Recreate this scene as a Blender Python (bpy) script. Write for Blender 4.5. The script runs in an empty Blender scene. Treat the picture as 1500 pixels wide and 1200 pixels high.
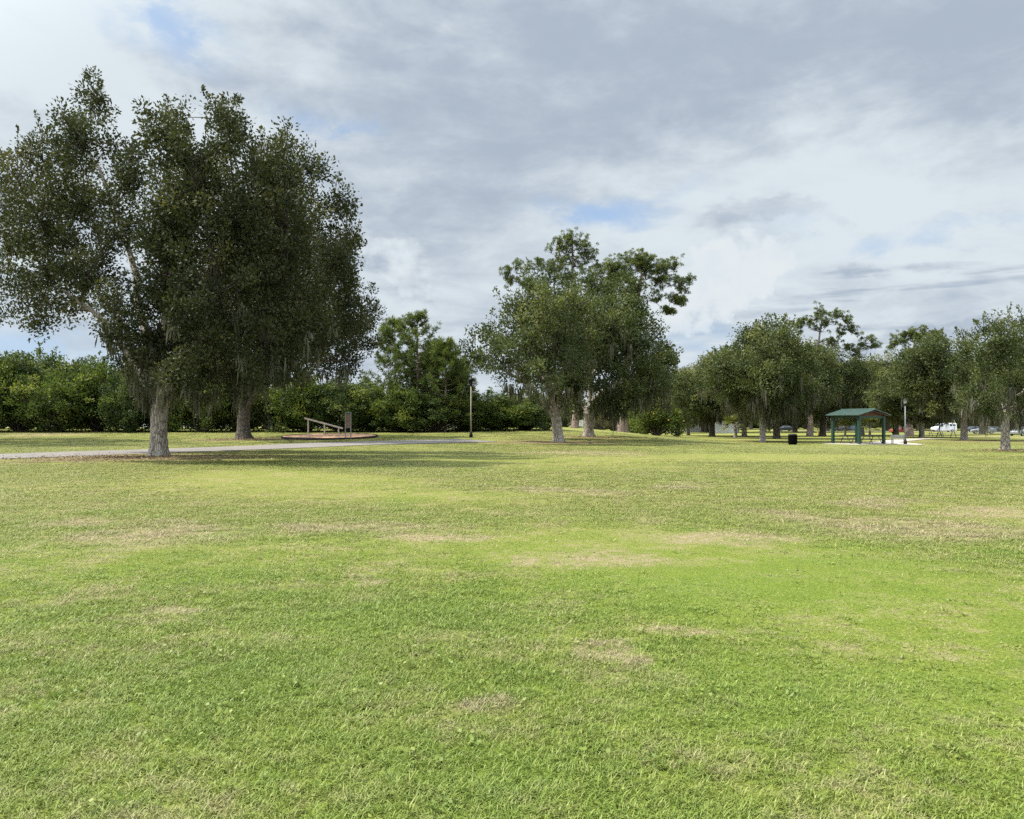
import bpy, math, random
import numpy as np
PI = math.pi
rad = math.radians
C = bpy.context.scene.collection
SC = bpy.context.scene

# ------------------------------------------------------------------ terrain and placing
EYE, FP, HOR = 1.6, 1200.0, 617.0

def sstep(a, b, x):
    t = np.clip((np.asarray(x, float) - a) / (b - a), 0, 1)
    return t * t * (3 - 2 * t)

def terrain(x, y):
    """the park: nearly level, a low rise to the north-west, a gentle fall to the north-east"""
    wl = 1 - sstep(0, 18, x)
    wr = sstep(9, 25, x)
    z = 0.75 * sstep(48, 95, y) * wl
    z = z - 0.6 * sstep(35, 80, y) * wr - 0.4 * sstep(80, 200, y) * wr
    z = z + 0.30 * sstep(70, 112, y) * np.exp(-((np.asarray(x, float) - 13) / 13) ** 2)
    return z

def tz(x, y):
    return float(terrain(x, y))

def on_ground(px, py):
    """point of the terrain seen at a pixel of the photograph (1500 x 1200)"""
    k = (py - HOR) / FP
    d, step = 2.5, 0.05
    while d < 600:
        if EYE - k * d <= tz((px - 750) / FP * d, d):
            break
        d += step
    x = (px - 750) / FP * d
    return x, d, tz(x, d)

def at(px, d):
    x = (px - 750) / FP * d
    return x, d, tz(x, d)

def height(py, d):
    return EYE - (py - HOR) / FP * d

# ------------------------------------------------------------------ objects
def props(o, label=None, cat=None, group=None, kind=None):
    if label: o['label'] = label
    if cat: o['category'] = cat
    if group: o['group'] = group
    if kind: o['kind'] = kind
    return o

def thing(name, label, cat, loc=(0, 0, 0), rz=0, group=None):
    o = bpy.data.objects.new(name, None)
    o.empty_display_size = 0.3
    C.objects.link(o)
    o.location = loc
    o.rotation_euler = (0, 0, rz)
    return props(o, label, cat, group)

def link_mesh(name, me, m, parent=None):
    o = bpy.data.objects.new(name, me)
    me.materials.append(m)
    C.objects.link(o)
    o.parent = parent
    return o

def dup(root, loc, rz=0, scale=None, label=None, group=None):
    r = root.copy()
    C.objects.link(r)
    r.location = loc
    r.rotation_euler = (0, 0, rz)
    if scale is not None:
        r.scale = scale
    if label: r['label'] = label
    if group: r['group'] = group
    for ch in root.children:
        c = ch.copy(); C.objects.link(c); c.parent = r
        for g in ch.children:
            e = g.copy(); C.objects.link(e); e.parent = c
    return r

class MB:
    """collects hard-surface pieces into ONE mesh"""
    def __init__(s):
        s.v, s.f = [], []
    def add(s, vs, fs):
        k = len(s.v)
        s.v += [tuple(map(float, q)) for q in vs]
        s.f += [tuple(i + k for i in q) for q in fs]
        return s
    def box(s, c, size, rz=0, taper=1.0):
        hx, hy, hz = size[0] / 2, size[1] / 2, size[2] / 2
        cr, sr = math.cos(rz), math.sin(rz)
        vs = []
        for dz, t in ((-hz, 1), (hz, taper)):
            for dx, dy in ((-hx, -hy), (hx, -hy), (hx, hy), (-hx, hy)):
                dx, dy = dx * t, dy * t
                vs.append((c[0] + dx * cr - dy * sr, c[1] + dx * sr + dy * cr, c[2] + dz))
        return s.add(vs, [(3, 2, 1, 0), (4, 5, 6, 7), (0, 1, 5, 4), (1, 2, 6, 5), (2, 3, 7, 6), (3, 0, 4, 7)])
    def tube(s, path, r, seg=8, caps=True):
        v, q = tube_np(np.array(path, float), np.array(r if hasattr(r, '__len__') else [r] * len(path), float), seg)
        k = len(s.v)
        s.add(v, q)
        if caps:
            n = len(path)
            s.f.append(tuple(k + i for i in range(seg))[::-1])
            s.f.append(tuple(k + (n - 1) * seg + i for i in range(seg)))
        return s
    def lathe(s, prof, seg=16, c=(0, 0, 0)):
        vs = [(c[0] + r * math.cos(2 * PI * i / seg), c[1] + r * math.sin(2 * PI * i / seg), c[2] + z) for r, z in prof for i in range(seg)]
        n = len(prof)
        fs = [(j * seg + i, j * seg + (i + 1) % seg, (j + 1) * seg + (i + 1) % seg, (j + 1) * seg + i) for j in range(n - 1) for i in range(seg)]
        fs.append(tuple(range(seg))[::-1]); fs.append(tuple((n - 1) * seg + i for i in range(seg)))
        return s.add(vs, fs)
    def prism(s, pts, h0, h1, axis='z'):
        n = len(pts)
        def P(a, b, h):
            return {'z': (a, b, h), 'y': (a, h, b), 'x': (h, a, b)}[axis]
        vs = [P(a, b, h0) for a, b in pts] + [P(a, b, h1) for a, b in pts]
        return s.add(vs, [tuple(range(n))[::-1], tuple(range(n, 2 * n))] + [(i, (i + 1) % n, n + (i + 1) % n, n + i) for i in range(n)])
    def build(s, name, m, parent=None, smooth=False, bevel=0):
        me = bpy.data.meshes.new(name)
        me.from_pydata(s.v, [], s.f)
        import bmesh
        bm = bmesh.new(); bm.from_mesh(me)
        bmesh.ops.recalc_face_normals(bm, faces=bm.faces[:])
        bm.to_mesh(me); bm.free()
        if smooth:
            me.shade_smooth()
        o = link_mesh(name, me, m, parent)
        if bevel:
            b = o.modifiers.new('bevel', 'BEVEL'); b.width = bevel; b.segments = 2; b.limit_method = 'ANGLE'
        return o

def norm(a):
    return a / np.maximum(np.linalg.norm(a, axis=-1, keepdims=True), 1e-9)

def tube_np(path, r, seg):
    n = len(path)
    t = np.gradient(path, axis=0)
    t = norm(t)
    ref = np.array([1.0, 0.13, 0.07]) if abs(t[0][0]) < 0.8 else np.array([0.1, 1.0, 0.05])
    a = norm(np.cross(t, ref)); b = np.cross(t, a)
    th = np.arange(seg) * 2 * PI / seg
    v = path[:, None, :] + r[:, None, None] * (np.cos(th)[None, :, None] * a[:, None, :] + np.sin(th)[None, :, None] * b[:, None, :])
    i = np.arange(n - 1)[:, None] * seg; j = np.arange(seg)[None, :]; j2 = (j + 1) % seg
    q = np.stack([i + j, i + j2, i + seg + j2, i + seg + j], -1).reshape(-1, 4)
    return v.reshape(-1, 3), q

class NB:
    """numpy buffer of quads (with a tint per face) built into ONE mesh"""
    def __init__(s):
        s.v, s.q, s.t, s.n = [], [], [], 0
    def add(s, v, q, tint=0.5):
        s.v.append(v); s.q.append(q + s.n); s.n += len(v)
        s.t.append(np.full(len(q), tint) if np.isscalar(tint) else tint)
    def quads(s, v4, tint):                         # (n,4,3)
        n = len(v4)
        s.add(v4.reshape(-1, 3), np.arange(4 * n).reshape(n, 4), tint)
    def tube(s, path, r, seg, tint=0.5):
        s.add(*tube_np(np.asarray(path), np.asarray(r), seg), tint)
    def mesh(s, name, smooth=False):
        v = np.concatenate(s.v).astype(np.float32); q = np.concatenate(s.q).astype(np.int32); t = np.concatenate(s.t).astype(np.float32)
        me = bpy.data.meshes.new(name)
        me.vertices.add(len(v)); me.vertices.foreach_set('co', v.ravel())
        me.loops.add(q.size); me.loops.foreach_set('vertex_index', q.ravel())
        me.polygons.add(len(q)); me.polygons.foreach_set('loop_start', np.arange(0, q.size, 4, dtype=np.int32))
        me.update(calc_edges=True)
        a = me.attributes.new('tint', 'FLOAT', 'FACE'); a.data.foreach_set('value', t)
        if smooth:
            me.shade_smooth()
        return me

# ------------------------------------------------------------------ node helpers
def nd(t, typ, ins=None, **kw):
    n = t.nodes.new(typ)
    for k, v in kw.items():
        setattr(n, k, v)
    for k, v in (ins or {}).items():
        if isinstance(v, bpy.types.NodeSocket):
            t.links.new(v, n.inputs[k])
        else:
            n.inputs[k].default_value = v
    return n
def mth(t, op, a, b=0.0, c=None, clamp=False):
    ins = {0: a, 1: b}
    if c is not None: ins[2] = c
    return nd(t, 'ShaderNodeMath', ins, operation=op, use_clamp=clamp).outputs[0]
def vm(t, op, a, b=(0, 0, 0)):
    n = nd(t, 'ShaderNodeVectorMath', {0: a, 1: b}, operation=op)
    return n.outputs['Value'] if op in ('LENGTH', 'DOT_PRODUCT', 'DISTANCE') else n.outputs['Vector']
def mix(t, f, a, b, blend='MIX'):
    n = nd(t, 'ShaderNodeMix', {0: f}, data_type='RGBA', blend_type=blend)
    for i, v in ((6, a), (7, b)):
        if isinstance(v, bpy.types.NodeSocket): t.links.new(v, n.inputs[i])
        else: n.inputs[i].default_value = (*v, 1) if len(v) == 3 else v
    return n.outputs[2]
def noise(t, vec, scale, detail=4.0, rough=0.55, dist=0.0):
    ins = {'Scale': scale, 'Detail': detail, 'Roughness': rough, 'Distortion': dist}
    if vec is not None: ins['Vector'] = vec
    return nd(t, 'ShaderNodeTexNoise', ins).outputs[0]
def mr(t, v, a, b, c=0.0, d=1.0, smooth=True):
    return nd(t, 'ShaderNodeMapRange', {0: v, 1: a, 2: b, 3: c, 4: d}, interpolation_type='SMOOTHSTEP' if smooth else 'LINEAR').outputs[0]
def position(t):
    return nd(t, 'ShaderNodeNewGeometry').outputs['Position']
def objpos(t):
    return nd(t, 'ShaderNodeTexCoord').outputs['Object']
def new_mat(name):
    m = bpy.data.materials.new(name); m.use_nodes = True
    t = m.node_tree; t.nodes.clear()
    return m, t
def finish(t, shader, disp=None):
    o = nd(t, 'ShaderNodeOutputMaterial', {'Surface': shader})
def principled(t, col, rough=0.6, spec=0.4, metal=0.0, bump=None, bstr=0.3, bdist=0.02):
    ins = {'Base Color': col if isinstance(col, bpy.types.NodeSocket) else (*col, 1), 'Roughness': rough, 'Specular IOR Level': spec, 'Metallic': metal}
    n = nd(t, 'ShaderNodeBsdfPrincipled', ins)
    if bump is not None:
        b = nd(t, 'ShaderNodeBump', {'Height': bump, 'Strength': bstr, 'Distance': bdist})
        t.links.new(b.outputs[0], n.inputs['Normal'])
    return n.outputs[0]
def simple(name, col, rough=0.6, spec=0.4, metal=0.0, var=0.25, scale=3.0, bstr=0.15):
    m, t = new_mat(name)
    p = objpos(t)
    n1 = noise(t, p, scale, 6, 0.6)
    n2 = noise(t, p, scale * 9, 4, 0.6)
    f = mth(t, 'ADD', mth(t, 'MULTIPLY', n1, 0.65), mth(t, 'MULTIPLY', n2, 0.35))
    c = mix(t, mr(t, f, 0.3, 0.7), tuple(v * (1 - var) for v in col), tuple(min(1, v * (1 + var)) for v in col))
    finish(t, principled(t, c, rough, spec, metal, n2, bstr, 0.01))
    return m

# ------------------------------------------------------------------ the lawn's own colour, by world position (shared by soil and grass)
DRY = [  # straw / worn patches: pixel centre, half width and half height in the photograph
    (1330, 772, 190, 24), (1160, 752, 60, 9), (820, 722, 100, 9), (890, 822, 120, 13), (532, 850, 34, 11), (925, 968, 26, 10),
    (880, 955, 60, 14), (240, 785, 130, 22), (520, 770, 130, 16), (1010, 710, 60, 6), (860, 664, 110, 4), (1300, 735, 80, 8),
    (130, 765, 60, 9), (1480, 755, 70, 10), (760, 826, 40, 7), (1460, 640, 60, 3), (640, 790, 90, 12), (1050, 790, 140, 13),
    (60, 637, 90, 3), (1000, 930, 60, 10), (250, 900, 60, 10), (700, 1040, 60, 16)]
LUSH = [(1050, 868, 330, 46), (600, 905, 300, 40), (360, 1000, 260, 70), (1180, 1030, 330, 80), (330, 845, 110, 18), (1240, 830, 160, 20), (690, 1150, 260, 60), (200, 745, 40, 5), (590, 735, 60, 7)]
EARTH = []  # filled while trees are planted: (x, y, rx, ry) in metres

def lawn_group():
    g = bpy.data.node_groups.new('lawn_colour', 'ShaderNodeTree')
    g.interface.new_socket('Color', in_out='OUTPUT', socket_type='NodeSocketColor')
    g.interface.new_socket('Dry', in_out='OUTPUT', socket_type='NodeSocketFloat')
    p0 = position(g)
    pc = nd(g, 'ShaderNodeTexNoise', {'Vector': p0, 'Scale': 0.9, 'Detail': 5.0, 'Roughness': 0.65}).outputs['Color']
    pc2 = nd(g, 'ShaderNodeTexNoise', {'Vector': p0, 'Scale': 0.22, 'Detail': 3.0, 'Roughness': 0.6}).outputs['Color']
    off = vm(g, 'MULTIPLY', vm(g, 'SUBTRACT', pc, (0.5, 0.5, 0.5)), (2.2, 3.4, 0))
    off2 = vm(g, 'MULTIPLY', vm(g, 'SUBTRACT', pc2, (0.5, 0.5, 0.5)), (6, 9, 0))
    fary = mr(g, nd(g, 'ShaderNodeSeparateXYZ', {0: p0}).outputs[1], 6, 22)
    off = vm(g, 'ADD', off, nd(g, 'ShaderNodeVectorMath', {0: off2, 3: fary}, operation='SCALE').outputs[0])
    nearoff = nd(g, 'ShaderNodeVectorMath', {0: off, 3: mr(g, nd(g, 'ShaderNodeSeparateXYZ', {0: p0}).outputs[1], 3, 16, 0.22, 1.0)}, operation='SCALE').outputs[0]
    p = vm(g, 'ADD', p0, nearoff)
    flat = vm(g, 'MULTIPLY', p, (1, 1, 0))
    def blobs(lst, soft=1.25, hard=0.1):
        acc = None
        for (cx, cy, rx, ry) in lst:
            q = vm(g, 'MULTIPLY', vm(g, 'SUBTRACT', flat, (cx, cy, 0)), (1 / rx, 1 / ry, 0))
            m = mr(g, vm(g, 'LENGTH', q), soft, hard)
            acc = m if acc is None else mth(g, 'MAXIMUM', acc, m)
        return acc
    def world(lst):
        out = []
        for (px, py, hx, hy) in lst:
            x, y, _ = on_ground(px, py)
            _, y0, _ = on_ground(px, py + hy); _, y1, _ = on_ground(px, py - hy)
            out.append((x, (y0 + y1) / 2, hx * y / FP, (y1 - y0) / 2))
        return out
    dry = blobs(world(DRY), 1.3, 0.4); lush = blobs(world(LUSH), 1.4); earth = blobs(EARTH, 1.2)
    nb = noise(g, p0, 0.16, 4, 0.6); nm = noise(g, p0, 1.1, 5, 0.65); nf = noise(g, p0, 7.0, 4, 0.7); ns = noise(g, p0, 31.0, 3, 0.7)
    y = nd(g, 'ShaderNodeSeparateXYZ', {0: p0}).outputs[1]
    yell = mth(g, 'MULTIPLY', mr(g, y, 7, 17), mr(g, nb, 0.3, 0.62, 0.55, 1.0))
    nk = noise(g, vm(g, 'ADD', p0, (11, 5, 0)), 2.3, 5, 0.65)
    c = mix(g, mr(g, mth(g, 'ADD', mth(g, 'MULTIPLY', nm, 0.5), mth(g, 'MULTIPLY', nk, 0.5)), 0.36, 0.62), (0.152, 0.206, 0.032), (0.218, 0.250, 0.050))
    c = mix(g, mth(g, 'MULTIPLY', yell, mr(g, nk, 0.35, 0.65, 0.45, 0.85)), c, (0.262, 0.246, 0.080))
    c = mix(g, mth(g, 'MULTIPLY', lush, mr(g, mth(g, 'ADD', mth(g, 'MULTIPLY', nm, 0.5), mth(g, 'MULTIPLY', nk, 0.5)), 0.38, 0.6, 0.1, 0.9)), c, (0.150, 0.216, 0.032))
    c = mix(g, mr(g, nk, 0.56, 0.72, 0.0, 0.55), c, mix(g, 1.0, c, (0.52, 0.66, 0.52), 'MULTIPLY'))
    strawn = mth(g, 'MULTIPLY', mr(g, mth(g, 'ADD', mth(g, 'MULTIPLY', nm, 0.55), mth(g, 'MULTIPLY', nf, 0.45)), 0.47, 0.64), 0.6)
    strawn = mth(g, 'MULTIPLY', strawn, mth(g, 'SUBTRACT', 1.0, mth(g, 'MULTIPLY', lush, 0.7)))
    dd = mth(g, 'MULTIPLY', dry, mr(g, mth(g, 'ADD', mth(g, 'MULTIPLY', nm, 0.5), mth(g, 'MULTIPLY', nf, 0.5)), 0.34, 0.60))
    dtot = mth(g, 'MAXIMUM', strawn, dd)
    c = mix(g, mth(g, 'MULTIPLY', dtot, 0.88), c, mix(g, nf, (0.26, 0.195, 0.13), (0.43, 0.335, 0.225)))
    c = mix(g, mth(g, 'MULTIPLY', earth, mr(g, nf, 0.3, 0.6, 0.6, 1.0)), c, mix(g, nf, (0.13, 0.09, 0.06), (0.29, 0.205, 0.14)))
    c = mix(g, mr(g, ns, 0.25, 0.75, 0.0, 0.4), c, mix(g, 1.0, c, (0.35, 0.4, 0.35), 'MULTIPLY'))
    o = nd(g, 'NodeGroupOutput')
    g.links.new(c, o.inputs[0])
    g.links.new(mth(g, 'MAXIMUM', dtot, earth), o.inputs[1])
    return g

# ------------------------------------------------------------------ materials
def leaf_mat(name, dark, light, young, trans=0.3, rough=0.6, spec=0.14):
    m, t = new_mat(name)
    tint = nd(t, 'ShaderNodeAttribute', attribute_name='tint').outputs['Fac']
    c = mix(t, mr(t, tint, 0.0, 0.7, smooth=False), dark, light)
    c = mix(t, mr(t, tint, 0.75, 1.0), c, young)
    pr = principled(t, c, rough, spec)
    tr = nd(t, 'ShaderNodeBsdfTranslucent', {'Color': mix(t, 1.0, c, (1.25, 1.3, 0.7), 'MULTIPLY')}).outputs[0]
    finish(t, nd(t, 'ShaderNodeMixShader', {0: trans, 1: pr, 2: tr}).outputs[0])
    return m
def bark_mat(name, a, b, scale=2.2, stretch=0.22, patch=None):
    m, t = new_mat(name)
    p = vm(t, 'MULTIPLY', objpos(t), (1, 1, stretch))
    n1 = noise(t, p, scale * 3.2, 8, 0.7, 0.4)
    vor = nd(t, 'ShaderNodeTexVoronoi', {'Vector': p, 'Scale': scale * 5.5, 'Randomness': 1.0}, feature='DISTANCE_TO_EDGE').outputs['Distance']
    f = mth(t, 'ADD', mth(t, 'MULTIPLY', n1, 0.6), mth(t, 'MULTIPLY', mr(t, vor, 0, 0.25), 0.4))
    c = mix(t, mr(t, f, 0.25, 0.75), a, b)
    if patch:
        c = mix(t, mr(t, noise(t, objpos(t), 1.3, 5, 0.6), 0.5, 0.65, 0, 0.7), c, patch)
    tint = nd(t, 'ShaderNodeAttribute', attribute_name='tint').outputs['Fac']
    c = mix(t, mr(t, tint, 0.0, 0.45, smooth=False), (0.050, 0.040, 0.031), c)   # thin branches have dark bark
    finish(t, principled(t, c, 0.9, 0.15, 0, f, 0.9, 0.05))
    return m

M = {}
M['oak_leaf'] = leaf_mat('oak_leaf', (0.020, 0.026, 0.012), (0.051, 0.057, 0.023), (0.108, 0.101, 0.041), 0.25)
M['oak_leaf_pale'] = leaf_mat('oak_leaf_pale', (0.036, 0.049, 0.020), (0.082, 0.098, 0.034), (0.148, 0.150, 0.050), 0.28)
M['shrub_leaf'] = leaf_mat('shrub_leaf', (0.036, 0.057, 0.014), (0.084, 0.112, 0.025), (0.178, 0.195, 0.045), 0.34)
M['dark_shrub_leaf'] = leaf_mat('dark_shrub_leaf', (0.026, 0.044, 0.015), (0.060, 0.086, 0.024), (0.13, 0.15, 0.04), 0.28)
M['dry_shrub_leaf'] = leaf_mat('dry_shrub_leaf', (0.075, 0.060, 0.030), (0.130, 0.105, 0.045), (0.150, 0.150, 0.05), 0.25)
M['pine_needle'] = leaf_mat('pine_needle', (0.050, 0.070, 0.020), (0.105, 0.130, 0.032), (0.165, 0.170, 0.045), 0.2)
M['young_pine_needle'] = leaf_mat('young_pine_needle', (0.030, 0.052, 0.013), (0.078, 0.108, 0.024), (0.185, 0.19, 0.045), 0.22)
M['palm_leaf'] = leaf_mat('palm_leaf', (0.085, 0.100, 0.030), (0.175, 0.185, 0.065), (0.26, 0.24, 0.11), 0.25)
M['flower'] = leaf_mat('flower', (0.45, 0.30, 0.03), (0.55, 0.40, 0.04), (0.6, 0.45, 0.08), 0.2)
M['moss'] = leaf_mat('moss', (0.075, 0.072, 0.055), (0.125, 0.120, 0.092), (0.165, 0.157, 0.125), 0.35, 0.9, 0.05)
M['oak_bark'] = bark_mat('oak_bark', (0.140, 0.118, 0.095), (0.42, 0.37, 0.31), patch=(0.37, 0.34, 0.29))
M['pale_bark'] = bark_mat('pale_bark', (0.20, 0.18, 0.155), (0.46, 0.42, 0.37), patch=(0.42, 0.40, 0.36))
M['dark_bark'] = bark_mat('dark_bark', (0.045, 0.038, 0.031), (0.15, 0.125, 0.10))
M['pine_bark'] = bark_mat('pine_bark', (0.11, 0.075, 0.06), (0.32, 0.235, 0.20), 1.6, 0.35, patch=(0.25, 0.20, 0.175))
M['concrete'] = simple('concrete', (0.46, 0.43, 0.39), 0.85, 0.2, var=0.15, scale=1.2)
M['black_metal'] = simple('black_metal', (0.012, 0.012, 0.013), 0.6, 0.2, var=0.2)
M['bin_plastic'] = simple('bin_plastic', (0.004, 0.0036, 0.0034), 0.95, 0.03, var=0.2)
M['pole'] = simple('pole', (0.27, 0.24, 0.20), 0.75, 0.25, var=0.18)
M['grey_pole'] = simple('grey_pole', (0.17, 0.18, 0.185), 0.5, 0.4, var=0.12)
M['glass_lamp'] = simple('glass_lamp', (0.45, 0.46, 0.44), 0.25, 0.5, var=0.04)
M['green_paint'] = simple('green_paint', (0.009, 0.036, 0.024), 0.45, 0.45, var=0.18)
M['green_roof'] = simple('green_roof', (0.048, 0.088, 0.070), 0.38, 0.5, 0.25, var=0.12, scale=0.8, bstr=0.05)
M['roof_wood'] = simple('roof_wood', (0.105, 0.050, 0.036), 0.8, 0.2, var=0.3)
M['weathered_wood'] = simple('weathered_wood', (0.50, 0.44, 0.37), 0.85, 0.2, var=0.2, scale=5)
M['brown_sign'] = simple('brown_sign', (0.17, 0.105, 0.07), 0.6, 0.3, var=0.15)
M['mulch'] = simple('mulch', (0.36, 0.225, 0.145), 0.95, 0.1, var=0.4, scale=6, bstr=0.6)
M['black_edging'] = simple('black_edging', (0.020, 0.018, 0.017), 0.7, 0.3, var=0.25)
M['white_paint'] = simple('white_paint', (0.80, 0.80, 0.79), 0.3, 0.5, var=0.03)
M['white_wall'] = simple('white_wall', (0.76, 0.75, 0.72), 0.85, 0.2, var=0.06)
M['grey_roof'] = simple('grey_roof', (0.26, 0.25, 0.25), 0.9, 0.2, var=0.15)
M['white_roof'] = simple('white_roof', (0.72, 0.74, 0.76), 0.5, 0.4, var=0.05)
M['window_glass'] = simple('window_glass', (0.03, 0.04, 0.05), 0.08, 0.6, var=0.1)
M['tyre'] = simple('tyre', (0.018, 0.018, 0.018), 0.85, 0.2, var=0.2)
M['rim'] = simple('rim', (0.45, 0.46, 0.47), 0.35, 0.5, 0.6, var=0.05)
M['tail_red'] = simple('tail_red', (0.35, 0.02, 0.02), 0.3, 0.5, var=0.05)
M['lamp_clear'] = simple('lamp_clear', (0.6, 0.62, 0.64), 0.15, 0.6, var=0.05)
M['red_car'] = simple('red_car', (0.22, 0.045, 0.035), 0.3, 0.5, var=0.05)
M['silver_car'] = simple('silver_car', (0.25, 0.265, 0.285), 0.3, 0.5, 0.3, var=0.05)
M['dark_car'] = simple('dark_car', (0.035, 0.04, 0.05), 0.25, 0.5, var=0.05)
M['blue_car'] = simple('blue_car', (0.10, 0.14, 0.22), 0.25, 0.5, var=0.05)
M['table_metal'] = simple('table_metal', (0.035, 0.05, 0.045), 0.5, 0.4, var=0.2)
M['table_wood'] = simple('table_wood', (0.30, 0.27, 0.20), 0.8, 0.2, var=0.2)
M['blue_sign'] = simple('blue_sign', (0.03, 0.05, 0.13), 0.4, 0.4, var=0.1)
M['yellow_paint'] = simple('yellow_paint', (0.55, 0.40, 0.06), 0.5, 0.4, var=0.1)

# ------------------------------------------------------------------ tree makers
def bez(a, b, c, n):
    t = np.linspace(0, 1, n)[:, None]
    return (1 - t) ** 2 * a + 2 * t * (1 - t) * b + t * t * c

def rdirs(rng, n):
    return norm(rng.normal(size=(n, 3)))

def leaf_fan(rng, buf, P, A, L, W, tint):
    n = len(P)
    B = norm(np.cross(A, rdirs(rng, n)))
    L = L * rng.uniform(0.7, 1.3, (n, 1)); W = W * rng.uniform(0.7, 1.3, (n, 1))
    v = np.stack([P, P + A * L * 0.5 + B * W / 2, P + A * L, P + A * L * 0.5 - B * W / 2], 1)
    buf.quads(v, tint)

def crown_leaves(rng, buf, tw, lobes, cr, lpc, L, W, dens=1.0, up=0.25, flat=0.85, sprig=0.0, ztop=None, twigs=True, young=0.25):
    for (c, r) in lobes:
        c = np.array(c); r = np.array(r)
        n = max(4, int(dens * (r[0] * r[2]) / cr ** 2 * 2.3))
        u = rdirs(rng, n)
        cc = c + u * (rng.random((n, 1)) ** 0.42) * r
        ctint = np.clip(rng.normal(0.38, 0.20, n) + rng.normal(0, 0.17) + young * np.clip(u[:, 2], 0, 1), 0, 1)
        d = rdirs(rng, n * lpc)
        base = np.repeat(cc, lpc, 0)
        k = (rng.random((n * lpc, 1)) ** 0.55) * np.repeat(rng.uniform(0.65, 1.3, (n, 1)), lpc, 0)
        P = base + d * k * cr * np.array([1, 1, flat])
        A = norm(d * 0.8 + rdirs(rng, n * lpc) * 0.7 + np.array([0, 0, up]))
        tint = np.clip(np.repeat(ctint, lpc) + rng.normal(0, 0.085, n * lpc), 0, 1)
        leaf_fan(rng, buf, P, A, L, W, tint)
        if twigs and tw is not None:
            for q in cc[::2]:
                mid = (c + q) / 2 + rng.normal(0, 0.12, 3) * r.mean()
                tw.tube(bez(c, mid, q, 4), np.array([0.03, 0.022, 0.016, 0.008]) * (0.5 + r.mean() * 0.5), 3, 0.0)
        if sprig > 0:
            ns = rng.poisson(sprig)
            for _ in range(ns):
                a = rng.uniform(0, 2 * PI); rr = rng.uniform(0, 0.8)
                s = c + np.array([math.cos(a) * rr * r[0], math.sin(a) * rr * r[1], math.sqrt(1 - rr * rr) * r[2] * 0.9])
                e = s + norm(np.array([math.cos(a) * 0.35, math.sin(a) * 0.35, 1.0]) + rng.normal(0, 0.18, 3)) * rng.uniform(0.35, 0.85) * min(1.5, r.mean())
                if tw is not None:
                    tw.tube(bez(c, s, e, 5), np.array([0.03, 0.022, 0.016, 0.011, 0.006]), 3, 0.0)
                nl = int(lpc * 0.55)
                tt = rng.random((nl, 1))
                P = s + (e - s) * tt + rng.normal(0, 0.11, (nl, 3)) * (1.15 - tt) * cr * 2
                leaf_fan(rng, buf, P, norm(rdirs(rng, nl) + np.array([0, 0, 0.7])), L, W, np.clip(rng.normal(0.6, 0.2, nl), 0, 1))

def moss_strands(rng, lobes, zmax, n, lmin, lmax, w):
    b = NB()
    low = [(c, r) for c, r in lobes if c[2] - r[2] < zmax and c[0] > -4.2]
    for _ in range(n):
        c, r = low[rng.integers(len(low))]
        a = rng.uniform(0, 2 * PI); k = math.sqrt(rng.random()) * 0.9
        top = np.array(c) + np.array([math.cos(a) * k * r[0], math.sin(a) * k * r[1], -math.sqrt(max(0, 1 - k * k)) * r[2] * rng.uniform(0.2, 1.0)])
        m = rng.integers(7, 16)
        ln = rng.uniform(lmin, lmax)
        for _ in range(m):
            p = top + rng.normal(0, 0.10, 3) * np.array([1, 1, 0.9])
            l = ln * rng.uniform(0.25, 1.0); th = rng.uniform(0, PI); ww = w * rng.uniform(0.6, 1.4)
            side = np.array([math.cos(th), math.sin(th), 0]) * ww / 2
            sw = rng.normal(0, 0.045, 3); sw[2] = 0
            q0, q1, q2 = p, p + np.array([0, 0, -l * 0.55]) + sw, p + np.array([0, 0, -l]) + sw * 1.7
            t = np.clip(rng.normal(0.5, 0.25), 0, 1)
            b.quads(np.array([[q0 - side * .6, q0 + side * .6, q1 + side, q1 - side], [q1 - side, q1 + side, q2 + side * .15, q2 - side * .15]]), np.array([t, t]))
    return b

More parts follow.
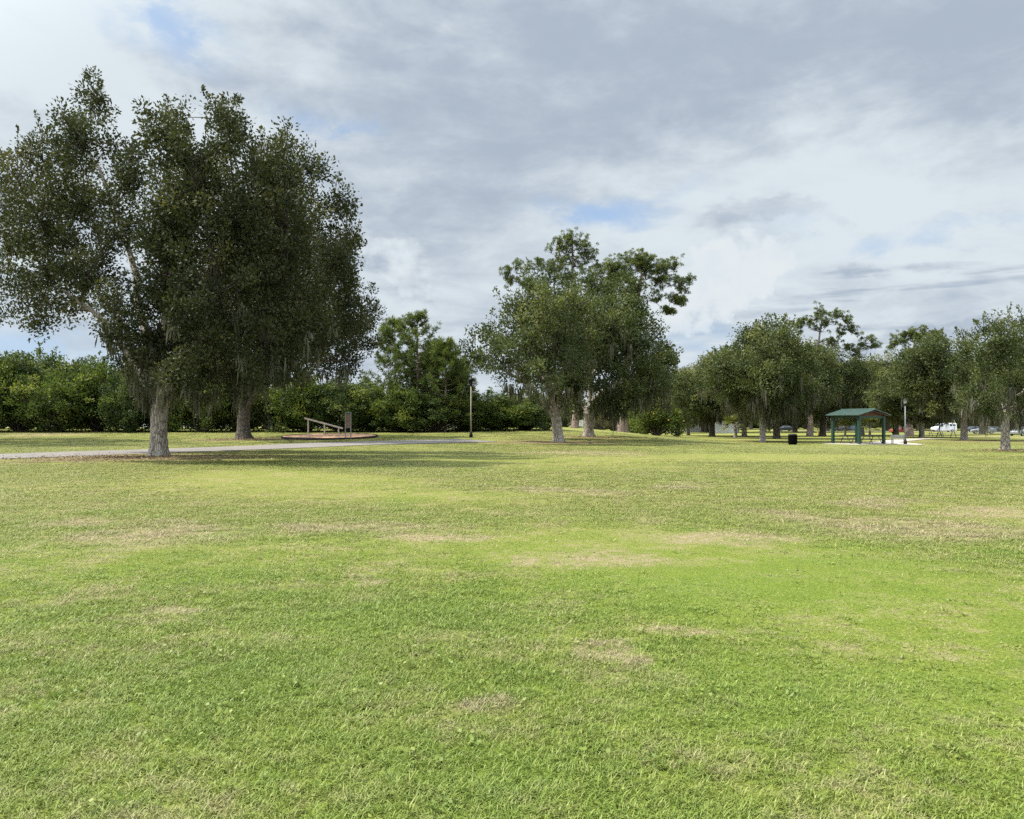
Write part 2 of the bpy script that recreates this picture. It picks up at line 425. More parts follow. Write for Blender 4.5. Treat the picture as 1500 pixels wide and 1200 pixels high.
def trunk_and_limbs(rng, lobes, r0, fork, lean=(0, 0), nl=6, seg=16, flare=1.6, fine=1.0, top=None):
    """tapered trunk with root flare, limbs curving up into the crown, branches to every lobe"""
    b = NB()
    n = 14
    zz = np.linspace(0, 1, n) ** 1.3 * fork
    path = np.stack([lean[0] * (zz / fork) ** 1.5 + rng.normal(0, 0.02, n) * r0, lean[1] * (zz / fork) ** 1.5, zz - 0.06], 1)
    rr = r0 * (1 + (flare - 1) * np.exp(-zz / (r0 * 1.1)) + 0.12 * np.clip(zz / fork - 0.7, 0, 1))
    v, q = tube_np(path, rr, seg)
    th = np.tile(np.arange(seg) * 2 * PI / seg, n); zc = np.repeat(zz, seg)
    wob = 1 + 0.20 * np.exp(-zc / (r0 * 0.9)) * np.cos(5 * th + 1.1) + 0.045 * np.cos(3 * th + zc * 1.5) + rng.normal(0, 0.012, len(th))
    pc = np.repeat(path, seg, 0)
    v = pc + (v - pc) * wob[:, None]
    b.add(v, q)
    f = path[-1]
    cs = np.array([c for c, _ in lobes])
    pts, prad = [], []
    # main limbs: lobes spread over the crown
    order = [int(np.argmax(cs[:, 2]))]
    for _ in range(min(nl, len(cs)) - 1):
        dmin = np.min([np.linalg.norm((cs - cs[i]) * np.array([1, 1, 0.6]), axis=1) for i in order], axis=0)
        order.append(int(np.argmax(dmin)))
    for i in order:
        e = cs[i]
        h = e - f
        start = f + np.array([h[0], h[1], 0]) / (np.linalg.norm(h[:2]) + 1e-6) * r0 * 0.35 - np.array([0, 0, r0 * 0.7])
        ctrl = f + np.array([h[0] * 0.30, h[1] * 0.30, h[2] * 0.55 + 0.22 * np.linalg.norm(h[:2])]) + rng.normal(0, 0.25, 3)
        ph = bez(start, ctrl, e, 12)
        ph[3:-1] += rng.normal(0, 0.07, (8, 3)) * fine
        ra = r0 * rng.uniform(0.42, 0.58)
        rl = np.linspace(1, 0, 12) ** 0.8 * (ra - 0.03) + 0.03
        b.tube(ph, rl, 9, np.repeat(np.linspace(0.5, 0.1, 11), 9))
        pts.append(ph[3:]); prad.append(rl[3:])
    P = np.concatenate(pts); R = np.concatenate(prad)
    for i in np.argsort(np.linalg.norm(cs - f, axis=1)):
        if i in order: continue
        e = cs[i]
        dist = np.linalg.norm(P - e, axis=1) + 1.5 * np.clip(P[:, 2] - e[2] + 0.3, 0, 9)
        j = int(np.argmin(dist))
        s = P[j]
        ctrl = (s + e) / 2 + np.array([0, 0, 0.15 * np.linalg.norm(e - s)]) + rng.normal(0, 0.2, 3)
        ph = bez(s, ctrl, e, 7)
        rl = np.linspace(min(R[j] * 0.8, 0.03 + 0.035 * np.linalg.norm(e - s)), 0.02, 7)
        b.tube(ph, rl, 6, 0.05)
        P = np.concatenate([P, ph[2:]]); R = np.concatenate([R, rl[2:]])
    return b

def px_lobes(rng, base, d, pts, depth, rz=1.15):
    """lobes given by where they show in the photograph; spread through the crown's real depth"""
    s = d / FP
    xs = [p[0] for p in pts]; mid = (min(xs) + max(xs)) / 2; hw = (max(xs) - min(xs)) / 2 + 1
    out = []
    for p in pts:
        k = p[3] if len(p) > 3 else 1
        room = depth * math.sqrt(max(0.06, 1 - ((p[0] - mid) / hw) ** 2))
        for i in range(k):
            y = 0 if k == 1 else (-1 + 2 * i / (k - 1)) * room
            y += rng.uniform(-0.22, 0.22) * depth
            sc = (d + y) / d
            j = rng.normal(0, 0.12 * p[2], 2) if k > 1 else (0, 0)
            r = p[2] * s * rng.uniform(0.88, 1.1)
            x = (p[0] + j[0] - 750) * s * sc - (base[0] - 750) * s
            z = (EYE + (HOR - p[1] - j[1]) * s * sc) - tz((base[0] - 750) * s, d)
            out.append(((x, y, z), (r, r, r * rz)))
    return out

def make_tree(name, label, cat, loc, lobes, r0, fork, rng, lm, bm, lean=(0, 0), cr=0.6, lpc=80, L=0.16, W=0.085, dens=1.0, sprig=1.0,
              moss=0, mossz=5.0, mossl=(0.6, 1.6), nl=6, group=None, young=0.25, seg=16, flare=1.6):
    t = thing(name, label, cat, loc, 0, group)
    tb = trunk_and_limbs(rng, lobes, r0, fork, lean, nl, seg, flare)
    lb = NB()
    crown_leaves(rng, lb, tb, lobes, cr, lpc, L, W, dens, sprig=sprig, young=young)
    link_mesh('trunk', tb.mesh('trunk', True), bm, t)
    link_mesh('crown', lb.mesh('crown'), lm, t)
    if moss:
        ms = moss_strands(rng, lobes, mossz, moss, mossl[0], mossl[1], 0.065)
        link_mesh('spanish_moss', ms.mesh('spanish_moss'), M['moss'], t)
    return t

def dome_lobes(rng, R, zb, zt, n, top_pow=1.0):
    out = []
    zc = zb + (zt - zb) * 0.42
    for i in range(n):
        u = rdirs(rng, 1)[0]
        if i % 4 == 0: u = u * 0.45
        hz = (zt - zc) * 0.74 if u[2] > 0 else (zc - zb) * 0.72
        r = R * rng.uniform(0.22, 0.34)
        out.append(((u[0] * R * 0.74, u[1] * R * 0.74, zc + u[2] * hz), (r, r, r * rng.uniform(0.95, 1.3))))
    return out

def pine_puffs(rng, buf, tw, pads, n_per, L, W, cr, spread=1.0):
    for (c, r) in pads:
        c = np.array(c); r = np.array(r)
        n = max(5, int(n_per * r[0] * r[0] * spread))
        u = rdirs(rng, n); u[:, 2] = np.abs(u[:, 2]) * rng.choice([1, 1, 1, -0.6], n)
        cc = c + u * (rng.random((n, 1)) ** 0.75) * r * np.array([1.45, 1.45, 1.5])
        for q in cc:
            if tw is not None:
                tw.tube(bez(c - np.array([0, 0, r[2] * 0.5]), (c + q) / 2 - np.array([0, 0, r[2] * 0.4]), q, 4), np.array([0.035, 0.028, 0.02, 0.012]), 3, 0.05)
            m = 44
            d = rdirs(rng, m); d[:, 2] = d[:, 2] * 0.8 + 0.35; d = norm(d)
            t0 = np.clip(rng.normal(0.42, 0.2) + 0.25 * (q[2] - c[2]) / r[2], 0, 1)
            leaf_fan(rng, buf, q + d * 0.05, d, L * rng.uniform(0.6, 1.15), W, np.clip(t0 + rng.normal(0, 0.12, m), 0, 1))

def make_pine(label, loc, pads, r0, top, rng, lean=(0, 0), group=None, n_per=26, L=0.34, W=0.055, name='pine_tree', lm='pine_needle'):
    t = thing(name, label, 'pine tree', loc, 0, group)
    b = NB()
    n = 16
    zz = np.linspace(0, top, n)
    path = np.stack([lean[0] * (zz / top) ** 1.6 + rng.normal(0, 0.05, n), lean[1] * (zz / top) ** 1.6 + rng.normal(0, 0.05, n), zz - 0.05], 1)
    rr = r0 * (1.0 - 0.75 * zz / top + 0.35 * np.exp(-zz / 0.6))
    b.tube(path, rr, 12)
    up_ = zz > top * 0.5
    N = path[up_]; NR = rr[up_] * 0.5
    for i in np.argsort([math.hypot(c[0] - lean[0], c[1]) for c, _ in pads]):
        c, r = pads[i]
        e = np.array(c) - np.array([0, 0, r[2] * 0.5])
        dist = np.linalg.norm(N - e, axis=1) + 0.8 * np.clip(N[:, 2] - e[2] + 0.2, 0, 99)
        j = int(np.argmin(dist)); st = N[j]
        ln = np.linalg.norm(e - st)
        ctrl = (st + e) / 2 + np.array([0, 0, rng.uniform(-0.22, 0.05) * ln]) + rng.normal(0, 0.10 * ln, 3)
        ph = bez(st, ctrl, e, 8); rl = np.linspace(min(NR[j], 0.05 + 0.02 * ln), 0.03, 8)
        b.tube(ph, rl, 6, 0.12)
        N = np.concatenate([N, ph[2:]]); NR = np.concatenate([NR, rl[2:]])
    lb = NB()
    pine_puffs(rng, lb, b, pads, n_per, L, W, 0.4)
    link_mesh('trunk', b.mesh('trunk', True), M['pine_bark'], t)
    link_mesh('crown', lb.mesh('crown'), M[lm], t)
    return t

def make_young_pine(label, loc, H, R, rng, group=None):
    t = thing('young_pine', label, 'pine tree', loc, 0, group)
    b = NB(); lb = NB()
    b.tube(np.array([[0, 0, -0.05], [0.05, 0, H * 0.5], [0, 0, H * 0.97]]), np.array([0.16, 0.10, 0.03]), 8)
    z = H * 0.16
    while z < H * 0.97:
        k = 1 - (z / H)
        for j in range(rng.integers(4, 7)):
            a = rng.uniform(0, 2 * PI); rr = R * (k ** 0.62) * rng.uniform(0.65, 1.1) + 0.25
            s = np.array([0, 0, z]); e = np.array([math.cos(a) * rr, math.sin(a) * rr, z + rr * rng.uniform(0.3, 0.6) + 0.25])
            ph = bez(s, np.array([e[0] * 0.6, e[1] * 0.6, z + 0.05 * rr]), e, 7)
            b.tube(ph, np.linspace(0.045, 0.015, 7), 4)
            for q, f in zip(ph[2:], (0.6, 0.75, 0.9, 1.0, 1.15)):
                for _ in range(3):
                    o = q + rng.normal(0, 0.14, 3)
                    m = 24
                    d = rdirs(rng, m); d = norm(d * 0.8 + np.array([math.cos(a) * 0.3, math.sin(a) * 0.3, 0.55]))
                    leaf_fan(rng, lb, o + d * 0.03, d, 0.38 * f, 0.042, np.clip(rng.normal(0.45 + 0.3 * f * (z / H), 0.15, m), 0, 1))
        z += H * 0.062
    m = 160
    d = norm(rdirs(rng, m) * 0.6 + np.array([0, 0, 0.9]))
    leaf_fan(rng, lb, np.array([0, 0, H * 0.93]) + rng.random((m, 1)) * np.array([0, 0, H * 0.07]) + d * 0.03, d, 0.34, 0.05, np.clip(rng.normal(0.7, 0.15, m), 0, 1))
    link_mesh('trunk', b.mesh('trunk', True), M['pine_bark'], t)
    link_mesh('crown', lb.mesh('crown'), M['young_pine_needle'], t)
    return t

def make_shrub(name, label, cat, loc, lobes, rng, lm, cr=0.55, lpc=46, L=0.24, W=0.12, dens=1.0, group=None, young=0.45, flowers=0):
    t = thing(name, label, cat, loc, 0, group)
    b = NB(); lb = NB()
    for (c, r) in lobes:
        e = np.array(c)
        s = np.array([e[0] * 0.04, e[1] * 0.04, -0.05])
        b.tube(bez(s, (s + e) / 2 + rng.normal(0, 0.25, 3), e, 6), np.linspace(0.09, 0.03, 6), 5)
    crown_leaves(rng, lb, b, lobes, cr, lpc, L, W, dens, up=0.4, sprig=1.0, young=young)
    link_mesh('stem', b.mesh('stem', True), M['dark_bark'], t)
    link_mesh('crown', lb.mesh('crown'), lm, t)
    if flowers:
        fb = NB()
        for _ in range(flowers):
            c, r = lobes[rng.integers(len(lobes))]
            u = rdirs(rng, 1)[0]; u[2] = abs(u[2]); u[1] = -abs(u[1])
            q = np.array(c) + u * np.array(r) * 1.05
            d = rdirs(rng, 7); d[:, 2] = np.abs(d[:, 2]); d = norm(d)
            leaf_fan(rng, fb, np.repeat(q[None], 7, 0), d, 0.13, 0.09, rng.random(7))
        link_mesh('blossom', fb.mesh('blossom'), M['flower'], t)
    return t

def shrub_lobes(rng, R, H, n):
    out = []
    for i in range(n):
        a = rng.uniform(0, 2 * PI); k = math.sqrt(rng.random())
        top = H * (1 - 0.45 * k * k)
        r = R * rng.uniform(0.26, 0.42)
        z = rng.uniform(r * 0.75, max(r, top - r))
        if i % 3 == 0: z = max(r, top - r)
        out.append(((math.cos(a) * R * k * 0.78, math.sin(a) * R * k * 0.78, z), (r, r, r * rng.uniform(0.8, 1.15))))
    return out

# ------------------------------------------------------------------ PLANTING
def oak_spot(px, py):
    p = on_ground(px, py)
    return p

# --- the big live oak in front, left
rng = np.random.default_rng(11)
pA = on_ground(233, 668); dA = pA[1]
A_pts = [(132, 128, 20), (130, 160, 34), (120, 200, 52, 2), (60, 235, 48), (22, 262, 40), (182, 225, 30), (172, 290, 36), (168, 345, 34), (185, 330, 30), (190, 265, 34), (150, 380, 30), (245, 180, 30), (245, 215, 46, 2), (330, 175, 30), (335, 210, 46, 2),
         (290, 262, 56, 3), (405, 228, 40), (400, 262, 52, 2), (450, 250, 38), (488, 300, 38), (508, 340, 30), (486, 385, 48, 2), (505, 440, 34), (425, 330, 64, 3), (350, 330, 64, 3),
         (250, 320, 52, 3), (122, 305, 50, 2), (66, 320, 50, 2), (22, 350, 36), (72, 405, 46, 2), (30, 440, 28), (120, 402, 36, 2), (243, 420, 56, 3), (305, 425, 66, 3), (390, 425, 66, 3),
         (455, 480, 48, 2), (385, 505, 54, 3), (305, 505, 54, 3), (235, 495, 46, 3), (172, 470, 40, 2), (425, 535, 30), (105, 458, 28), (270, 540, 32, 2), (340, 545, 34, 2), (190, 520, 26), (206, 545, 20, 2), (250, 562, 20, 2), (290, 565, 24, 2), (60, 455, 26), (10, 395, 26), (4, 300, 26), (215, 572, 14)]
lobA = px_lobes(rng, (233, 668), dA, [(p[0], p[1], p[2] * 0.86, *p[3:]) for p in A_pts], 6.0, 1.35)
make_tree('live_oak', 'tallest live oak with broad dark crown and pale bare trunk right beside the path', 'tree', pA, lobA, 0.36, 2.4, rng, M['oak_leaf'], M['oak_bark'],
          cr=0.56, lpc=86, L=0.155, W=0.085, dens=1.55, sprig=2.2, moss=150, mossz=4.6, mossl=(0.4, 1.25), nl=8, seg=26, flare=1.38)
EARTH.append((pA[0] - 0.6, pA[1] - 1.8, 7.5, 5.0))

# --- the live oak behind it
rng = np.random.default_rng(12)
pB = on_ground(357, 643); dB = pB[1]
B_pts = [(380, 330, 44, 2), (430, 350, 44, 2), (480, 400, 40, 2), (525, 445, 28), (536, 480, 22), (530, 512, 22), (480, 480, 44, 2), (500, 528, 26, 2), (430, 440, 54, 3), (350, 430, 54, 2),
         (290, 450, 46), (450, 520, 36, 2), (400, 515, 36, 2), (340, 510, 36, 2), (300, 510, 32), (546, 455, 14), (545, 500, 14), (515, 490, 30, 2)]
lobB = px_lobes(rng, (357, 643), dB, B_pts, 5.5)
make_tree('live_oak', 'live oak with dark flared trunk standing beyond the path behind the tallest oak', 'tree', pB, lobB, 0.46, 2.6, rng, M['oak_leaf'], M['dark_bark'],
          cr=0.7, lpc=66, L=0.21, W=0.12, dens=1.35, sprig=1.0, moss=80, mossz=5.0, mossl=(0.4, 1.1), nl=7, flare=1.7)
EARTH.append((pB[0] + 0.4, pB[1] - 1.0, 5.0, 4.5))

# --- live oak mostly outside the frame, left
rng = np.random.default_rng(13)
pC = at(-95, 60.0)
C_pts = [(-60, 250, 50, 2), (-120, 260, 60, 2), (-18, 255, 26), (-30, 330, 40), (-100, 350, 80, 3), (-22, 420, 32), (-60, 430, 50, 2), (-150, 420, 60, 2), (-12, 455, 20), (-90, 500, 45, 2), (-8, 390, 14), (-2, 225, 10)]
lobC = px_lobes(rng, (-95, 640), 60.0, C_pts, 5.0)
make_tree('live_oak', 'live oak mostly cut off by the frame, leafy sprays beside the tallest oak', 'tree', pC, lobC, 0.42, 2.5, rng, M['oak_leaf'], M['dark_bark'],
          cr=0.7, lpc=50, L=0.22, W=0.12, dens=1.0, sprig=1.0, nl=6)

# --- the pair of oaks in the middle
rng = np.random.default_rng(14)
pD = on_ground(818, 647); dD = pD[1]
D_pts = [(692, 515, 16), (699, 534, 11), (715, 490, 22), (745, 455, 24), (735, 505, 30, 2), (775, 428, 26), (812, 412, 28), (790, 465, 40, 3), (770, 520, 36, 2), (730, 546, 15), (822, 505, 46, 3),
         (790, 555, 26, 2), (838, 560, 30, 2), (840, 450, 40, 2), (712, 530, 20), (755, 560, 18), (815, 580, 20)]
lobD = px_lobes(rng, (818, 647), dD, D_pts, 5.2)
make_tree('live_oak', 'live oak of the middle pair whose limbs spread low toward the lamp post', 'tree', pD, lobD, 0.36, 1.9, rng, M['oak_leaf_pale'], M['oak_bark'], lean=(-0.15, 0),
          cr=0.64, lpc=66, L=0.2, W=0.115, dens=1.5, sprig=1.2, moss=130, mossz=4.5, mossl=(0.4, 1.3), nl=7, flare=1.35)
EARTH.append((pD[0] - 0.5, pD[1] - 1.2, 7.5, 4.0))
rng = np.random.default_rng(15)
pE = on_ground(862, 640); dE = pE[1]
E_pts = [(872, 425, 26), (908, 425, 28), (938, 458, 28), (955, 500, 24), (972, 528, 14), (980, 520, 9), (900, 480, 44, 3), (945, 545, 24, 2), (905, 550, 32, 2), (865, 520, 40, 2), (880, 585, 20, 2), (842, 588, 18),
         (925, 500, 30, 2), (965, 562, 18, 2), (925, 578, 22, 2), (860, 470, 36), (950, 580, 18), (905, 592, 16, 2), (965, 535, 22, 2), (975, 580, 11), (935, 560, 24, 2)]
lobE = px_lobes(rng, (862, 640), dE, E_pts, 5.6)
make_tree('live_oak', 'moss hung live oak with slim trunk just behind the low spreading middle oak', 'tree', pE, lobE, 0.42, 2.6, rng, M['oak_leaf_pale'], M['oak_bark'],
          cr=0.68, lpc=68, L=0.23, W=0.13, dens=1.5, sprig=1.0, moss=150, mossz=6.0, mossl=(0.6, 1.9), nl=7, flare=1.35)
EARTH.append((pE[0] + 0.5, pE[1] - 1.0, 4.2, 4.5))

# --- oak at the right edge
rng = np.random.default_rng(16)
pM = on_ground(1472, 660); dM = pM[1]
M_pts = [(1412, 498, 13), (1420, 520, 20), (1442, 488, 16), (1470, 476, 14), (1500, 474, 14), (1485, 505, 30, 2), (1450, 530, 26, 2), (1415, 560, 20), (1400, 545, 12), (1440, 575, 24, 2), (1485, 560, 30, 3), (1525, 500, 26),
         (1530, 550, 30, 2), (1455, 600, 15, 2), (1495, 605, 16, 2), (1540, 595, 22), (1420, 590, 14), (1560, 530, 24)]
lobM = px_lobes(rng, (1472, 660), dM, M_pts, 3.6)
make_tree('live_oak', 'open crowned live oak cut by the photo edge, pale trunk on bare earth', 'tree', pM, lobM, 0.23, 1.9, rng, M['oak_leaf_pale'], M['oak_bark'],
          cr=0.42, lpc=84, L=0.135, W=0.075, dens=1.45, sprig=1.6, moss=110, mossz=3.6, mossl=(0.4, 1.2), nl=6)
EARTH.append((pM[0] + 0.3, pM[1] - 0.5, 3.0, 2.0))

# --- oaks of the right group: three kinds built once, then copied
def kind_oak(seed, R, zb, zt, r0, fork, n, lm, bm, moss, label, loc, group=None):
    rng = np.random.default_rng(seed)
    return make_tree('live_oak', label, 'tree', loc, dome_lobes(rng, R, zb, zt, n), r0, fork, rng, lm, bm, cr=0.78, lpc=58, L=0.26, W=0.15, dens=1.25, sprig=1.0, flare=1.35,
                     moss=moss, mossz=5.5, mossl=(0.8, 2.2), nl=7)
pH = on_ground(1117, 647)
kH = kind_oak(21, 6.6, 2.6, 13.6, 0.30, 2.6, 46, M['oak_leaf_pale'], M['pale_bark'], 240, 'live oak with a whitish trunk, nearest tree left of the black bin', pH)
EARTH.append((pH[0] + 0.3, pH[1] - 1.0, 4.5, 3.0))
pI = on_ground(1131, 643)
kI = kind_oak(22, 7.5, 2.8, 13.0, 0.40, 2.4, 44, M['oak_leaf_pale'], M['dark_bark'], 240, 'live oak with a dark trunk, half behind the whitish trunked one', (pI[0] + 1.2, pI[1] + 2, pI[2]))
pN = on_ground(1412, 645)
kN = kind_oak(23, 8.0, 3.5, 11.8, 0.36, 2.6, 44, M['oak_leaf_pale'], M['oak_bark'], 200, 'live oak with grey leaning trunk between the white van and the edge oak', pN)
EARTH.append((pN[0], pN[1] - 1.0, 4.0, 4.0))
EARTH.append((at(1440, 88)[0], 88, 16, 4))
def put(k, px, d, s, sz, rz, label, group=None):
    x, y, z = at(px, d)
    return dup(k, (x, y, z), rz, (s, s, sz), label, group)
put(kI, 1043, 118, 0.95, 0.86, 1.0, 'dark twin stemmed oak left of the small fan palm, over the distant white shed')
put(kH, 1008, 132, 0.85, 0.80, 2.2, 'rounded oak rising beside the bright flowering bush')
put(kN, 1090, 126, 1.0, 1.10, 0.6, 'oak filling the gap behind the small fan palm')
put(kI, 1205, 128, 1.15, 1.10, 3.6, 'oak overhanging the green roofed shelter from behind')
put(kN, 1262, 140, 1.10, 1.02, 4.4, 'oak whose crown rises straight above the shelter roof ridge')
put(kH, 1350, 112, 1.15, 0.80, 5.0, 'oak with a thick dark base standing just left of the white van')
put(kI, 1312, 138, 1.1, 1.08, 2.9, 'oak behind the globe lamp beyond the shelter')
put(kN, 1438, 152, 1.25, 1.1, 2.0, 'oak spreading its crown over the white van')
FAR = 'distant oaks of the tree line'
for i, (px, d, s, sz) in enumerate([(985, 175, 1.1, 1.0), (1035, 190, 1.2, 1.15), (1075, 178, 1.1, 1.1), (1120, 200, 1.3, 1.2), (1165, 185, 1.2, 1.1), (1212, 215, 1.4, 1.3), (1258, 190, 1.1, 1.2),
                                    (1300, 225, 1.4, 1.35), (1345, 232, 1.4, 1.35), (1390, 240, 1.5, 1.35), (1435, 226, 1.4, 1.3), (1480, 240, 1.4, 1.3), (1530, 228, 1.4, 1.3), (1180, 260, 1.5, 1.4), (1100, 265, 1.5, 1.4),
                                    (1050, 250, 1.3, 1.2), (1325, 270, 1.5, 1.5), (1455, 275, 1.5, 1.5), (1580, 240, 1.5, 1.4), (935, 170, 1.0, 0.9), (960, 200, 1.1, 1.0)]):
    put((kH, kI, kN)[i % 3], px, d, s, sz, i * 1.9, 'distant oak of the dark tree line closing off the far side of the park', FAR)

# --- tall pines
def pads(base_px, d, pts, rz, rng, depth):
    sub = []
    for p in pts:
        for _ in range(5):
            sub.append((p[0] + rng.normal(0, 0.5) * p[2], p[1] + rng.normal(0, 0.42) * p[2], p[2] * rng.uniform(0.5, 0.85)))
    return px_lobes(rng, base_px, d, sub, depth, rz)
rng = np.random.default_rng(31)
x, y, z = at(842, 108)
make_pine('tallest slash pine, its airy top standing out above the middle oaks', (x, y, z), pads((842, 634), 108, [(838, 350, 18), (822, 362, 16), (852, 365, 18), (762, 396, 13), (745, 402, 9), (785, 386, 13), (875, 388, 15), (846, 388, 18), (806, 398, 15), (826, 382, 14),
          (768, 415, 12), (790, 420, 14), (870, 410, 16), (750, 412, 10), (835, 410, 18)], 0.95, rng, 2.0), 0.42, height(348, 108) - z, rng, lean=(-0.3, 0), n_per=9)
x, y, z = at(911, 104)
make_pine('slash pine with pink grey trunk and flat crown above flowering bush', (x, y, z), pads((911, 630), 104, [(900, 392, 18), (925, 382, 18), (950, 384, 18), (972, 394, 18), (990, 410, 15), (1000, 428, 12), (968, 412, 16), (940, 406, 18), (1000, 448, 8), (985, 458, 7),
          (912, 412, 18), (962, 436, 9), (990, 436, 11), (890, 420, 14), (975, 455, 7), (930, 430, 14)], 0.95, rng, 2.4), 0.62, height(400, 104) - z, rng, lean=(2.6, 0), n_per=17)
x, y, z = at(1186, 122)
make_pine('slash pine with see through crown behind the whitish oak and the bin', (x, y, z), pads((1186, 632), 122, [(1180, 470, 12), (1200, 463, 13), (1222, 462, 13), (1240, 470, 12), (1250, 486, 9), (1270, 498, 9), (1281, 504, 7), (1205, 480, 12), (1230, 486, 11), (1172, 478, 9), (1242, 510, 7), (1256, 516, 7), (1265, 508, 7), (1215, 500, 10)], 0.95, rng, 2.2),
          0.42, height(475, 122) - z, rng, lean=(1.8, 0), n_per=12)
x, y, z = at(1331, 128)
make_pine('slash pine with umbrella top and reddish trunk just right of the globe lamp', (x, y, z), pads((1331, 634), 128, [(1318, 494, 9), (1336, 488, 10), (1355, 487, 10), (1374, 493, 10), (1386, 503, 8), (1309, 505, 6), (1346, 498, 11), (1328, 502, 9), (1366, 504, 10), (1380, 512, 7)], 0.9, rng, 2.2),
          0.55, height(495, 128) - z, rng, lean=(1.2, 0), n_per=16)

# --- young pines above the hedge
for i, (px, d, py, R, lab) in enumerate([(578, 84, 472, 4.1, 'young pine with twin tips next to the crown of the shaded oak'),
                                         (611, 82, 464, 4.3, 'tallest young pine rising above the hedge beyond the exercise station'),
                                         (652, 80, 506, 3.5, 'shorter young pine nearest the lamp post above the hedge'),
                                         (634, 87, 510, 3.8, 'young pine squeezed between its taller and shorter neighbours'),
                                         (672, 83, 534, 2.4, 'smallest young pine directly left of the lamp head')]):
    x, y, z = at(px, d)
    make_young_pine(lab, (x, y, z), height(py, d) - z, R, np.random.default_rng(40 + i), 'young pines above the hedge')

# --- the hedge of big shrubs along the far side of the path
rng = np.random.default_rng(51)
HED = 'shrubs of the hedge beyond the path'
kinds = []
def shrub_kind(seed, R, H, lab, loc):
    r = np.random.default_rng(seed)
    return make_shrub('hedge_shrub', lab, 'shrub', loc, shrub_lobes(r, R, H, 40), r, M['dark_shrub_leaf' if seed == 61 else 'shrub_leaf'], dens=0.9 if seed != 62 else 0.7, L=0.24 if seed != 61 else 0.19, group=HED)
rows = [(-30, 80, 512, 1.25, 'hedge shrub at the very left end of the hedge'),
        (28, 82, 500, 1.25, 'tall yellow green hedge shrub near the left end of the hedge'),
        (86, 80, 512, 1.2, 'hedge shrub midway between the hedge end and the tallest oak'),
        (140, 82, 508, 1.2, 'hedge shrub with sky showing over it left of the tallest oak'),
        (192, 80, 515, 1.15, 'hedge shrub immediately left of the tallest oak trunk'),
        (246, 81, 520, 1.2, 'hedge shrub directly behind the tallest oak trunk'),
        (298, 80, 528, 1.1, 'hedge shrub in the gap between the two left oak trunks'),
        (350, 82, 530, 1.15, 'hedge shrub directly behind the flared dark trunk'),
        (402, 80, 543, 1.1, 'shaded hedge shrub left of the exercise rail'),
        (452, 81, 550, 1.1, 'hedge shrub behind the high end of the exercise rail'),
        (498, 80, 546, 1.1, 'bright leaved hedge shrub behind the notice frame'),
        (545, 81, 552, 1.1, 'hedge shrub just right of the notice frame'),
        (592, 80, 560, 1.1, 'hedge shrub under the young pines, left one'),
        (640, 80, 562, 1.1, 'hedge shrub under the shorter young pine'),
        (682, 82, 558, 1.1, 'hedge shrub behind the lamp post'),
        (725, 84, 562, 1.25, 'light green round hedge shrub right of the lamp post'),
        (768, 86, 570, 1.15, 'light green hedge shrub at the foot of the low spreading middle oak')]
K = []
for i, (px, d, py, sx, lab) in enumerate(rows):
    x, y, z = at(px, d)
    h = (height(py, d) - z) * rng.uniform(0.80, 1.12)
    if i < 3:
        o = shrub_kind(60 + i, 3.5, 6.8, lab, (x, y, z)); K.append(o)
        o.scale = (sx, sx, h / 6.8)
    else:
        dup(K[i % 3], (x, y, z), rng.uniform(0, 6.28), (sx, sx * 0.9, h / 6.8), lab, HED)
for i, (px, d, py) in enumerate([(-60, 92, 515), (0, 93, 508), (60, 92, 512), (118, 94, 520), (178, 93, 518), (235, 92, 530), (300, 93, 535), (365, 93, 545), (430, 92, 558), (520, 93, 560), (610, 93, 575), (750, 98, 590)]):
    x, y, z = at(px, d)
    dup(K[(i + 1) % 3], (x, y, z), rng.uniform(0, 6.28), (1.3, 1.2, (height(py, d) - z) / 6.8), 'hedge shrub of the back row, seen only between the front shrubs of the hedge', 'back row of the hedge')
for i, px in enumerate(range(985, 1600, 24)):
    x, y, z = at(px + (i * 7) % 11, 262 + (i * 37) % 50)
    dup(K[i % 3], (x, y, z), i * 1.3, (2.2, 2.0, 0.8 + 0.2 * ((i * 5) % 4)), 'dark thicket shrub under the far tree line, almost lost in shade', 'thicket under the far tree line')
# brownish shrubs left of the middle trunk
r = np.random.default_rng(71)
x, y, z = at(800, 88)
kb = make_shrub('dry_shrub', 'brown half dead shrub behind the leaning limbs of the middle oak', 'shrub', (x, y, z), shrub_lobes(r, 1.9, 3.6, 14), r, M['dry_shrub_leaf'], dens=0.55, lpc=34, L=0.2, W=0.08)
x, y, z = at(880, 108)
dup(kb, (x, y, z), 2.0, (1.1, 1.0, 0.8), 'brown half dead shrub left of the pink grey pine trunk')
r = np.random.default_rng(72)
x, y, z = at(962, 98)
make_shrub('flowering_bush', 'bright green round bush with yellow blossoms beside the pine trunk', 'bush', (x, y, z), shrub_lobes(r, 3.3, 4.9, 30), r, M['shrub_leaf'], dens=1.0, L=0.22, W=0.13, flowers=60)
r = np.random.default_rng(73)
x, y, z = at(992, 106)
make_shrub('dark_bush', 'dark green bush tucked against the flowering bush', 'bush', (x, y, z), shrub_lobes(r, 2.0, 4.2, 14), r, M['oak_leaf_pale'], dens=1.0)
r = np.random.default_rng(74)
x, y, z = at(878, 125)
kl = make_shrub('low_bush', 'low light green bush seen under the middle oaks', 'bush', (x, y, z), shrub_lobes(r, 2.2, 2.2, 12), r, M['shrub_leaf'], dens=0.8)
x, y, z = at(928, 120)
dup(kl, (x, y, z), 1.0, (1.0, 0.9, 1.1), 'low light green bush right of the pink grey pine trunk')

